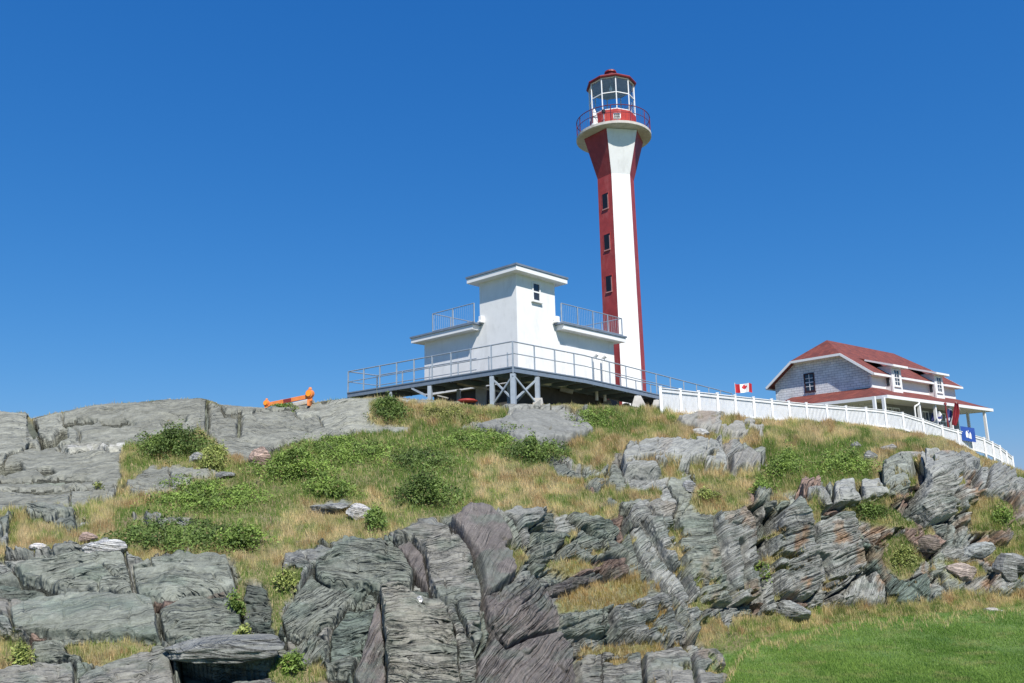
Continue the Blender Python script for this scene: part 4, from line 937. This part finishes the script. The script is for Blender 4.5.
# ------------------------------------------------------------------ elevated walkway
DC = P(513, 366, 34); zd = DC[2]
wk = thing('elevated_walkway', 'raised grey steel walkway with railings wrapping around the white building', 'walkway', (DC[0], DC[1], zd-1.6))
def azv(a): return np.array([sin(radians(a)), cos(radians(a)), 0])
dl_ = azv(-50.5); dr_ = azv(42); D0 = np.array(DC)
def on_line(d, px):
    best = None
    for t in np.linspace(0, 32, 3201):
        q = D0+d*t; v = q-CAMP; x = 512+FPX*(v@Rv)/(v@Fv)
        if best is None or abs(x-px) < best[0]: best = (abs(x-px), t)
    return best[1]
tL = on_line(dl_, 348); tS = on_line(dr_, 585); tE = on_line(dr_, 733)
LEFTEND = D0+dl_*tL; S1 = D0+dr_*tS; E1 = P(733, 411, (D0+dr_*tE)[1])
inL = np.array([-dl_[1], dl_[0], 0])*-1; inR = np.array([-dr_[1], dr_[0], 0])
if inL[1] < 0: inL = -inL
if inR[1] < 0: inR = -inR
WD = 1.95
inn0 = D0+(inL+inR)*WD*.98   # inner corner
def seg_point(t):   # distance along right-hand arm
    return D0+dr_*t if t <= tS else S1+(E1-S1)*((t-tS)/(tE-tS))
def deck_piece(a, b, ia, ib, name='deck_planks'):
    q = MB(); dz = np.array([0, 0, -.06]); up = np.zeros(3)
    q.hexa([a+dz, b+dz, ib+dz, ia+dz, a, b, ib, ia]); return obj(name, q, M_timber, wk)
deck_piece(D0, LEFTEND, inn0, LEFTEND+inL*WD); deck_piece(D0, S1, inn0, S1+inR*WD); deck_piece(S1, E1, S1+inR*WD, E1+inR*WD)
def fascia(a, b):
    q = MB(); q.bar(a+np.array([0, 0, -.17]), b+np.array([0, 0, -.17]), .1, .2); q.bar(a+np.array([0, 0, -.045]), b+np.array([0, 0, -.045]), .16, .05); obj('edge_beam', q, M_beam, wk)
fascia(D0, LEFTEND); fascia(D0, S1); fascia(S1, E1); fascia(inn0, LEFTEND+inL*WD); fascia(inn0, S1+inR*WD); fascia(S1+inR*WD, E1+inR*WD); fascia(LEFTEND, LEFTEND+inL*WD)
# cross joists
q = MB()
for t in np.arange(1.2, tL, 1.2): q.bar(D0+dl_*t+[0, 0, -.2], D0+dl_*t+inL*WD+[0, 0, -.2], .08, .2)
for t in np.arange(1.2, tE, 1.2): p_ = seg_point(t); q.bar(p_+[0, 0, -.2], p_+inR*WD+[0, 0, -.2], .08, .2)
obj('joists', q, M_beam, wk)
RH = 1.08
def wrail(pts, ppts, mids=(.52,)):
    q = MB(); railing(q, pts, RH, 0, .03, mids); o = obj('walkway_railing', q, M_steel, wk)
    for p_ in ppts:
        s_ = MB(); s_.bar(np.array(p_)+[0, 0, -.3], np.array(p_)+[0, 0, RH], .055, .055); obj('railing_post', s_, M_steel, o)
nL = 9
wrail([D0, LEFTEND, LEFTEND+inL*WD], [D0+dl_*(tL*i/nL) for i in range(1, nL+1)]+[LEFTEND+inL*WD], mids=(.5,))
rp = [seg_point(t) for t in np.linspace(0, tE, 15)]
wrail([D0, S1, E1], rp)
wrail([inn0+inL*0+dl_*2, LEFTEND+inL*WD], [LEFTEND+inL*WD-dl_*(2.0*i) for i in range(5)], mids=(.5,))
wrail([inn0+dr_*.6, S1+inR*WD, E1+inR*WD], [seg_point(t)+inR*WD for t in np.linspace(1.8, tE, 13)])
# legs, braces and footings
def leg(p, zbot, r=.14, foot_=None):
    q = MB(); q.bar((p[0], p[1], zbot), (p[0], p[1], p[2]-.32), r*1.25, r*1.25); o = obj('leg', q, M_leg, wk)
    if foot_:
        w0, w1, h = foot_; f_ = MB(); z0 = zbot-.25; z1 = z0+h+.25
        f_.hexa([(p[0]+sx*w0, p[1]+sy*w0, z0) for sx, sy in ((-1, -1), (1, -1), (1, 1), (-1, 1))]+[(p[0]+sx*w1, p[1]+sy*w1, z1) for sx, sy in ((-1, -1), (1, -1), (1, 1), (-1, 1))]); obj('footing', f_, M_foot, o)
    return o
def gz_at(p): return ground_z(p[0], p[1])-.05
tl1 = on_line(dl_, 492); pl1 = D0+dl_*tl1; tr1 = on_line(dr_, 537); pr1 = D0+dr_*tr1
b0z = P(514, 405, 34)[2]
leg(D0+(dl_+dr_)*.06, b0z-.1, .17); leg(pl1, P(492, 405, pl1[1])[2]-.1, .15); leg(pr1, P(537, 402, pr1[1])[2], .15, (.25, .19, .16))
leg(D0+inL*WD*.9+inR*WD*.9, b0z-.1, .15)
t_ = on_line(dl_, 430); p_ = D0+dl_*t_; leg(p_, P(430, 398, p_[1])[2]-.1, .15); leg(p_+inL*WD, 7.2, .13)
t_ = on_line(dl_, 391); p_ = D0+dl_*t_; leg(p_, P(391, 396, p_[1])[2]-.3, .1)
for px, py in ((637, 407), (656, 409), (690, 409)):
    t_ = on_line(dr_, px); p_ = seg_point(t_); leg(p_, p_[2]-.45-.35, .12, (.42, .16, .45)); leg(p_+inR*WD, p_[2]-.45-.35, .12, (.42, .16, .45))
def brace(a, b, w_=.07): q = MB(); q.bar(a, b, w_, w_); obj('brace', q, M_leg, wk)
z0 = b0z+.1; z1 = zd-.4
for p_ in (pl1, pr1):
    brace((D0[0], D0[1]-.02, z1), (p_[0], p_[1]-.02, z0)); brace((D0[0], D0[1]+.06, z0+.1), (p_[0], p_[1]+.06, z1))
ic = D0+inL*WD*.9+inR*WD*.9
brace((D0[0], D0[1]+.1, z1), (ic[0], ic[1], z0)); brace((p_[0], p_[1], z1), (ic[0], ic[1], z0))
t_ = on_line(dl_, 412); p_ = D0+dl_*t_; brace(p_+[0, 0, -.3], P(427, 396, p_[1]-.5), .09)
# debris beneath the walkway
p_ = P(467, 401, 35.6); e = thing('upturned_tub', 'flattened red upturned tub lying in the shade under the walkway', 'tub', p_)
q = MB(); g = []
q.ring([(.42, p_[2]-.05), (.42, p_[2]+.02), (.36, p_[2]+.07), (.2, p_[2]+.10), (0, p_[2]+.11)], 20, (p_[0], p_[1])); o = obj('shell', q, M_redp, e, smooth=True)
q = MB(); q.ring([(.41, p_[2]-.02), (.47, p_[2]-.02), (.47, p_[2]+.02), (.41, p_[2]+.02)], 20, (p_[0], p_[1]), closed=True); obj('rim', q, M_redp, e)
p_ = P(448, 398, 35); q = MB(); q.bar(p_, P(438, 395.5, 35.2), .12, .05); o = obj('plank', q, M_wood); tag(o, 'short grey plank lying left of the red tub', 'plank')
p_ = P(458, 384, 38); q = MB(); q.bar(p_, P(500, 391.5, 37), .12, .09); o = obj('plank', q, M_wood); tag(o, 'long pale timber slanting through the shade under the walkway', 'plank')
p_ = P(481, 390, 38); q = MB(); q.box((p_[0]-.25, p_[1]-.25, p_[2]-1), (p_[0]+.25, p_[1]+.25, p_[2]+.25)); o = obj('concrete_pier', q, M_foot, bevel=.03); tag(o, 'stub of pale concrete pier under the walkway corner', 'pier')
p_ = P(573, 392, 39.5); q = MB(); q.bar(p_, P(560, 389, 39.5), .3, .22); o = obj('concrete_beam', q, M_foot, bevel=.02); tag(o, 'pale concrete beam end under the right arm of the walkway', 'beam')

# ------------------------------------------------------------------ picket fence
fc_px = [660, 700, 740, 800, 850, 878, 900, 920, 940, 960, 985, 1000, 1012]
fc_py = [387, 391.5, 396, 402.5, 406.5, 408.5, 412, 418, 425, 430.5, 438, 446, 456.5]
fc_Y = [38, 41.5, 45, 50, 53, 54.5, 56, 57, 58, 59.5, 62, 65, 68]
FP_ = np.array([P(a, b, c) for a, b, c in zip(fc_px, fc_py, fc_Y)]); sg = np.r_[0, np.cumsum(np.linalg.norm(np.diff(FP_[:, :2], axis=0), axis=1))]
def fpt(s_): return np.array([np.interp(s_, sg, FP_[:, i]) for i in range(3)])
fe = thing('picket_fence', 'long white wooden picket fence running along the hilltop to the house', 'fence', (FP_[0][0], FP_[0][1], FP_[0][2]-1.3))
npan = int(round(sg[-1]/2.15)); FH = 1.22
for i in range(npan+1):
    p_ = fpt(sg[-1]*i/npan); q = MB(); q.box((p_[0]-.065, p_[1]-.065, p_[2]-FH-.7), (p_[0]+.065, p_[1]+.065, p_[2]+.0)); po = obj('post', q, M_fence, fe)
    q = MB(); q.box((p_[0]-.08, p_[1]-.08, p_[2]+.002), (p_[0]+.08, p_[1]+.08, p_[2]+.04)); obj('post_cap', q, M_fence, po)
for i in range(npan):
    a = fpt(sg[-1]*i/npan); b = fpt(sg[-1]*(i+1)/npan); d = (b-a)/np.linalg.norm(b-a); a = a+d*.065; b = b-d*.065
    nrm = np.array([d[1], -d[0], 0]); nrm /= np.linalg.norm(nrm)
    q = MB()
    q.bar(a+[0, 0, -.05], b+[0, 0, -.05], .10, .045); q.bar(a+[0, 0, -.17], b+[0, 0, -.17], .03, .12); q.bar(a+[0, 0, -FH+.05], b+[0, 0, -FH+.05], .03, .11)
    n = 14
    for k in range(n):
        p_ = a+(b-a)*((k+.5)/n); p2 = p_-nrm*.035; wv = d*.046
        q.hexa([p2-wv+[0, 0, -FH-.02], p2+wv+[0, 0, -FH-.02], p2+wv-nrm*.02+[0, 0, -FH-.02], p2-wv-nrm*.02+[0, 0, -FH-.02], p2-wv+[0, 0, -.08], p2+wv+[0, 0, -.08], p2+wv-nrm*.02+[0, 0, -.08], p2-wv-nrm*.02+[0, 0, -.08]])
    obj('picket_panel', q, M_fence, fe)

# ------------------------------------------------------------------ keeper's house (local X along front, Y along gable)
HA = radians(51); HC = P(872, 385, 62)
hs_ = thing('house', 'white shingled house with red clipped gable roof and wraparound porch', 'house', (HC[0], HC[1], 0), pi/2-HA, local=True)
HW, HL = 8.54, 14.83; zg = 7.2; ze = 12.72; sl_r = .75
ov = .5; zE = 12.80
def rz(y): return zE+(min(y, HW-y)+ov)*sl_r
zc = 14.72; yc = (zc-zE)/sl_r-ov; zR = rz(HW/2)
q = MB(); prof_ = [(0, zg), (HW, zg), (HW, rz(HW)-.12), (HW-yc, zc-.12), (yc, zc-.12), (0, rz(0)-.12)]
q.poly([(0, y, z) for y, z in prof_], (1, 0, 0), HL); hw_ = obj('walls', q, M_shing, hs_)
q = MB(); q.box((.12, -.02, 11.3), (HL-.12, -.002, zE-.2)); obj('front_siding', q, M_trim, hs_)
q = MB(); q.box((.12, -.02, 7.4), (HL-.12, -.002, 11.297)); obj('porch_wall', q, M_pwall, hs_)  # front wall below the porch roof, darkened by colour to stand for shade
# roof planes as thick slabs
XA, XB = -.58, HL+ov; r1 = 1.6
def slab(q, pts, t=.14):
    n = len(pts); v = [Vector(p) for p in pts]; nn = (v[1]-v[0]).cross(v[2]-v[0]).normalized()
    if nn.z < 0: nn = -nn
    q.poly([p-nn*t for p in v], tuple(nn), t)
q = MB()
slab(q, [(XA, -ov, zE), (XB, -ov, zE), (XB, yc, zc), (HL-r1, HW/2, zR), (r1, HW/2, zR), (XA, yc, zc)])
slab(q, [(XA, HW+ov, zE), (XA, HW-yc, zc), (r1, HW/2, zR), (HL-r1, HW/2, zR), (XB, HW-yc, zc), (XB, HW+ov, zE)])
slab(q, [(XA, yc, zc), (r1, HW/2, zR), (XA, HW-yc, zc)]); slab(q, [(XB, yc, zc), (XB, HW-yc, zc), (HL-r1, HW/2, zR)])
rfm = obj('roof', q, M_roofr, hs_)
q = MB(); fx = XA-.03
for a, b in (((-ov, zE), (yc, zc)), ((yc, zc), (HW-yc, zc)), ((HW-yc, zc), (HW+ov, zE))):
    for xx in (XA-.02, XB+.02): q.bar((xx, a[0], a[1]-.12), (xx, b[0], b[1]-.12), .06, .19)
q.bar((XA, -ov-.03, zE-.12), (XB, -ov-.03, zE-.12), .08, .17); q.bar((XA, HW+ov+.03, zE-.12), (XB, HW+ov+.03, zE-.12), .08, .22)
q.box((XA+.05, -ov+.03, zE-.2), (XB-.05, 0, zE-.16)); q.box((-ov+.02, yc, zc-.2), (0, HW-yc, zc-.17))
obj('roof_trim', q, M_trim, rfm)
q = MB(); q.box((-.03, -.035, zg), (.12, .1, zE-.2)); obj('corner_board', q, M_trim, hs_)
q = MB(); q.box((HL-.12, -.035, zg), (HL+.03, .1, zE-.2)); obj('corner_board', q, M_trim, hs_)
def window(par, face, u, z, w_, h_, cols_=2, rows_=2, frame=M_trim, out=0.):
    """face 'g' gable wall (x=0), 'f' front wall (y=out)"""
    def bx(q, u0, u1, z0, z1, d0, d1):
        if face == 'g': q.box((out-d1, u0, z0), (out-d0, u1, z1))
        else: q.box((u0, out-d1, z0), (u1, out-d0, z1))
    q = MB(); bx(q, u-w_/2-.1, u-w_/2, z-.1, z+h_+.1, -.02, .06); bx(q, u+w_/2, u+w_/2+.1, z-.1, z+h_+.1, -.02, .06); bx(q, u-w_/2, u+w_/2, z+h_, z+h_+.1, -.02, .062); bx(q, u-w_/2-.15, u+w_/2+.15, z-.16, z-.1, -.02, .1); bx(q, u-w_/2, u+w_/2, z-.1, z, -.02, .062)
    o = obj('window', q, frame, par)
    q = MB(); bx(q, u-w_/2, u+w_/2, z, z+h_, -.02, .015); obj('pane', q, M_wglass, o)
    q = MB(); bx(q, u-w_/2, u+w_/2, z+h_/2-.035, z+h_/2+.035, .015, .05)
    for k in range(1, cols_): uu = u-w_/2+w_*k/cols_; bx(q, uu-.025, uu+.025, z, z+h_, .016, .04)
    for k in range(rows_*2):
        if k != rows_ and k > 0: zz = z+h_*k/(rows_*2); bx(q, u-w_/2, u+w_/2, zz-.02, zz+.02, .017, .038)
    obj('glazing_bars', q, M_trim, o)
    return o
def u_of(px, axis, y=0.):   # position along a wall of the house that is seen at px
    rx = np.array([sin(HA), cos(HA), 0]); ry = np.array([-cos(HA), sin(HA), 0]); b = np.array([HC[0], HC[1], 12.])
    ts_ = np.linspace(-4, 22, 2601); pts = b+(ts_[:, None]*(ry if axis == 'g' else rx))+(y*(ry if axis == 'f' else rx)); X_, _ = Jn(pts)
    return float(ts_[np.argmin(np.abs(X_-px))])
window(hw_, 'g', u_of(810.5, 'g'), 12.1, .74, 1.35, 2, 2, frame=M_darkm)
# dormer bays on the front
PJ = .62
for pc_, pr_ in ((892.8, 901.5), (935.8, 944)):
    u0 = u_of(pc_, 'f', -PJ); u1 = u0+1.5
    q = MB(); q.box((u0, -PJ, 11.0), (u1, .0, 13.55)); q.box((u0, 0, 12.6), (u1, 1.6, 13.55)); dm = obj('dormer', q, M_trim, hs_)
    q = MB(); slab(q, [(u0-.45, -PJ-.4, 13.55), (u1+.45, -PJ-.4, 13.55), (u1+.45, 2.6, 14.75), (u0-.45, 2.6, 14.75)], .1); dr2 = obj('dormer_roof', q, M_roofr, dm)
    q = MB(); q.bar((u0-.47, -PJ-.42, 13.46), (u1+.47, -PJ-.42, 13.46), .06, .16); q.bar((u0-.47, -PJ-.4, 13.46), (u0-.47, 1.2, 14.2), .06, .14); q.bar((u1+.47, -PJ-.4, 13.46), (u1+.47, 1.2, 14.2), .06, .2); q.box((u0-.4, -PJ-.36, 13.36), (u1+.4, -PJ+.0, 13.4)); obj('fascia', q, M_trim, dr2)
    q = MB(); q.box((u0-.03, -PJ-.03, 11.0), (u0+.13, -PJ+.1, 13.4)); obj('corner_board', q, M_trim, dm); q = MB(); q.box((u1-.13, -PJ-.03, 11.0), (u1+.03, -PJ+.1, 13.4)); obj('corner_board', q, M_trim, dm)
    window(dm, 'f', (u0+u1)/2, 12.0, .8, 1.2, 2, 2, out=-PJ)
    # side window of the bay
    q = MB(); q.box((u0-.03, -PJ+.22, 11.95), (u0-.005, -.15, 12.95)); sw = obj('side_window', q, M_wglass, dm)
# wraparound porch
PW = 2.1; zpt = 11.72; zpe = 10.75
def prq(q, t=.12):
    out = [(-PW, -PW), (HL+PW, -PW), (HL+PW, HW), (-PW, HW)]
    slab(q, [(-PW, -PW, zpe), (HL+PW, -PW, zpe), (HL+.0, .0, zpt), (0, 0, zpt)], t)
    slab(q, [(-PW, HW*.92, zpe), (-PW, -PW, zpe), (0, 0, zpt), (0, HW*.92-.8, zpt)], t)
    slab(q, [(HL+PW, -PW, zpe), (HL+PW, HW, zpe), (HL, HW, zpt), (HL, 0, zpt)], t)
q = MB(); prq(q); pr_o = obj('porch_roof', q, M_roofr, hs_)
q = MB()
q.bar((-PW-.04, -PW-.04, zpe-.13), (HL+PW+.04, -PW-.04, zpe-.13), .08, .24); q.bar((-PW-.04, -PW-.04, zpe-.13), (-PW-.04, HW*.92, zpe-.13), .08, .24); q.bar((HL+PW+.04, -PW-.04, zpe-.13), (HL+PW+.04, HW, zpe-.13), .08, .24)
q.box((-PW+.05, -PW+.05, zpe-.2), (HL+PW-.05, -.01, zpe-.16)); q.box((-PW+.05, .0, zpe-.2), (-.01, HW*.9, zpe-.16)); q.box((HL+.01, .0, zpe-.2), (HL+PW-.05, HW, zpe-.16))
obj('porch_trim', q, M_trim, pr_o)
q = MB(); q.box((-PW+.05, -PW+.05, 7.2), (HL+PW-.05, 0, 7.4)); q.box((-PW+.05, 0, 7.2), (0, HW*.9, 7.4)); q.box((HL, 0, 7.2), (HL+PW-.05, HW, 7.4)); obj('porch_floor', q, M_timber, hs_)
pus = [u_of(px, 'f', -PW+.2) for px in (871.5, 881, 916, 932, 947, 981.5)]
for u in pus:
    q = MB(); q.box((u-.1, -PW+.1, 7.4), (u+.1, -PW+.3, zpe-.2)); obj('porch_post', q, M_trim, hs_)
q = MB(); q.box((HL+PW-.32, -PW+1.9, 7.4), (HL+PW-.12, -PW+2.1, zpe-.2)); obj('porch_post', q, M_trim, hs_)
for y in (2.6, 5.2):
    q = MB(); q.box((-PW+.1, y-.1, 7.4), (-PW+.3, y+.1, zpe-.2)); obj('porch_post', q, M_trim, hs_)
u = u_of(914, 'f', -PW-.1); q = MB(); pts = [(u+.45, -PW-.12, zpe-.15), (u+.4, -PW-.1, zpe-.42), (u+.05, -PW+.1, zpe-.62), (u, -PW+.1, zpe-.9), (u, -PW+.1, 8.2)]
for a, b in zip(pts[:-1], pts[1:]): q.tube(a, b, .065, 8)
obj('downpipe', q, M_trim, hs_)
for px in (885, 893, 922, 939): window(hw_, 'f', u_of(px, 'f', 0), 8.9, 1.0, 1.3, 2, 1)
u = u_of(921, 'f', 0)+.9; q = MB(); q.box((u-.5, -.05, 7.4), (u+.5, .0, 10.2)); obj('door', q, M_dark, hs_)

# ------------------------------------------------------------------ flags and sign
def wave(u, v): return .10*sin(u*7+v*1.2)*u+.05*sin(u*13+1)
FL = P(735.2, 383.8, 47); FW, FHh = 1.02, .52
def flag_pt(u, v, off=0.): return Vector((FL[0]+u*FW, FL[1]+wave(u, v)*1.2+off, FL[2]-v*FHh-.03*sin(u*6)-.02*u))
gzf = 7.9
e = thing('national_flag', 'red and white maple leaf flag flying above the white fence', 'flag', (FL[0], FL[1], gzf))
q = MB(); q.tube((FL[0]-.03, FL[1], gzf-.5), (FL[0]-.03, FL[1], FL[2]+.06), .016, 8); obj('flagpole', q, M_pole, e)
q = MB(); nu, nv = 32, 10
for i in range(nu):
    for j in range(nv):
        a, b, c_, d_ = [flag_pt((i+x)/nu, (j+y)/nv) for x, y in ((0, 0), (1, 0), (1, 1), (0, 1))]; um = (i+.5)/nu
        q.add([a, d_, c_, b], [(0, 1, 2, 3)], 0 if (um < .25 or um > .75) else 1)
obj('cloth', q, [M_flagr, M_flagw], e)
leafp = [(0,1),(.13,.74),(.3,.82),(.24,.36),(.42,.55),(.5,.42),(.76,.48),(.68,.24),(.8,.16),(.42,-.12),(.48,-.3),(.06,-.24),(.05,-.62)]
leafp = leafp+[(-x, y) for x, y in leafp[::-1]]
q = MB(); pts = []
for off in (-.012, .012):
    vs = [flag_pt(.5, .48, off)]+[flag_pt(.5+x*.2, .45-y*.42, off) for x, y in leafp]; n = len(leafp)
    q.add(vs, [(0, 1+i, 1+(i+1) % n) for i in range(n)])
obj('maple_leaf', q, M_flagr, e)
# blue sign board on the fence
sp_ = fpt(float(np.interp(967, fc_px, sg))); d = fpt(float(np.interp(975, fc_px, sg)))-fpt(float(np.interp(960, fc_px, sg))); d = np.array([.93, .37, 0]); nn = np.array([d[1], -d[0], 0])
if nn[1] > 0: nn = -nn
q = MB(); c0 = sp_+nn*.3+[-.22, 0, .36]; sw_, shh = 1.12, 1.05
tl_ = -.10
def sg_pt(u, v, o_=0.): return Vector(c0+d*u+nn*o_+np.array([0, 0, v-.5+u*tl_]))
e = thing('blue_sign', 'blue board with white emblem fixed to the front of the fence', 'sign', c0)
q = MB(); q.poly([sg_pt(-sw_*.62, -shh/2+.0), sg_pt(sw_*.62, -shh/2), sg_pt(sw_*.62, shh/2), sg_pt(-sw_*.62, shh/2)], tuple(nn), .03); obj('board', q, M_blue, e)
q = MB()
for pts in ([(-.26,-.25),(-.06,-.27),(-.05,.12),(-.12,.24),(-.2,.22),(-.27,.05)], [(-.02,-.28),(.10,-.30),(.09,.0),(.05,.12),(.0,.02)], [(.13,-.31),(.27,-.33),(.28,.02),(.2,.18),(.14,.12)], [(-.02,.18),(.03,.18),(.03,.3),(-.02,.3)]):
    q.poly([sg_pt(u_, v_, .031) for u_, v_ in pts], tuple(nn), .006)
obj('emblem', q, M_flagw, e)
# furled and drooping flags on the porch front
def droop(px, py0, py1, Y, w_, mats, label, name, bend=0., pole=True):
    a = P(px, py0, Y); b = P(px-bend*.5, py1, Y); L = a[2]-b[2]
    e = thing(name, label, 'flag', (b[0], b[1], b[2]), group='flags hanging on the porch'); q = MB(); n = 14; m = 10
    for i in range(n):
        for j in range(m):
            vs = []
            for x, y in ((0, 0), (1, 0), (1, 1), (0, 1)):
                t = (i+x)/n; s_ = (j+y)/m; ww_ = w_*(.35+.65*sin(pi*(.12+.75*t)))
                xx = a[0]+(b[0]-a[0])*t+(s_-.5)*ww_+.12*sin(t*4)*bend*.2; yy = a[1]+.09*sin(s_*14+t*2); zz = a[2]-L*t-.08*s_*bend*.2
                vs.append((xx, yy, zz))
            q.add([vs[0], vs[3], vs[2], vs[1]], [(0, 1, 2, 3)], (1 if len(mats) > 1 and vn(np.array([i*.35+px]), np.array([j*.3]), 5)[0] > .5 else 0))
    obj('cloth', q, mats, e)
    if pole:
        q = MB(); q.tube((a[0]+.35, a[1]+.25, a[2]-.6), (a[0]-.05, a[1]-.02, a[2]+.05), .022, 8); obj('staff', q, M_pole, e)
    return e
droop(956.5, 402.5, 425, 63.5, .5, [M_flagd], 'dark red flag drooping from the porch near its right end', 'porch_flag', 3)
droop(949.5, 409, 422, 64, .5, [M_flagw, M_navy], 'blue and white flag drooping left of the dark red flag', 'porch_flag', 2)
droop(937, 411, 422, 65, .9, [M_navy, M_flagw], 'blue and white banner hanging inside the porch', 'porch_banner', 1)
a = P(945.5, 406, 63.2); q = MB(); q.tube((a[0], a[1], 8.), (a[0], a[1], a[2]+.1), .06, 10); q2 = MB(); q2.ring([(.0, a[2]+.3), (.1, a[2]+.22), (.12, a[2]+.1)], 10, (a[0], a[1]))
e = thing('red_post', 'dark red post standing beside the porch between the hanging flags', 'post', (a[0], a[1], 8.)); obj('shaft', q, M_maroon, e); obj('finial', q2, M_maroon, e)

# ------------------------------------------------------------------ orange barricade on a concrete block
a = P(266.5, 405, 33.6); b = P(310, 396.2, 33.0); a = np.array(a); b = np.array(b); bmid = (a+b)/2
d = (b-a); dn_ = d/np.linalg.norm(d); nn = np.array([dn_[1], -dn_[0], 0]); nn /= np.linalg.norm(nn)
e = thing('barricade', 'orange plastic barricade rail with amber warning lamps at both ends', 'barricade', bmid-[0, 0, .4])
q = MB(); q.bar(a, b, .06, .18); bo = obj('board', q, M_orange, e, bevel=.01)
q = MB(); m0 = a+d*.40; m1 = a+d*.58; q.bar(m0-nn*0, m1, .075, .16); obj('stripe', q, M_maroon, bo)
for p_, s_ in ((a, .75), (b, 1.)):
    q = MB(); c_ = p_+[0, 0, .1*s_]; q.tube(c_-nn*.08*s_, c_+nn*.1*s_, .17*s_, 16); q.box((p_[0]-.1*s_, p_[1]-.05, p_[2]-.2), (p_[0]+.1*s_, p_[1]+.05, p_[2]+.05)); hd = obj('lamp_housing', q, M_orange, e, bevel=.01)
    q = MB(); q.tube(c_+nn*.1*s_, c_+nn*.15*s_, .12*s_, 16); obj('lens', q, M_amber, hd)
    q = MB(); q.tube(c_+[0, 0, .18*s_], c_+[0, 0, .27*s_], .08*s_, 10, .05*s_); obj('lamp_top', q, M_orange, hd)
    q = MB(); q.box((p_[0]-.05, p_[1]-.25, p_[2]-.42), (p_[0]+.05, p_[1]+.25, p_[2]-.2)); obj('foot', q, M_orange, e)
p_ = P(298, 404, 33.8); q = MB(); q.hexa([(p_[0]-.75, p_[1]-.35, p_[2]-.8), (p_[0]+.72, p_[1]-.35, p_[2]-.8), (p_[0]+.72, p_[1]+.35, p_[2]-.8), (p_[0]-.75, p_[1]+.35, p_[2]-.8), (p_[0]-.7, p_[1]-.28, p_[2]-.08), (p_[0]+.62, p_[1]-.28, p_[2]+.2), (p_[0]+.62, p_[1]+.28, p_[2]+.2), (p_[0]-.7, p_[1]+.28, p_[2]-.08)])
o = obj('concrete_block', q, M_foot, bevel=.04); tag(o, 'pale concrete block under the right half of the orange barricade', 'block')
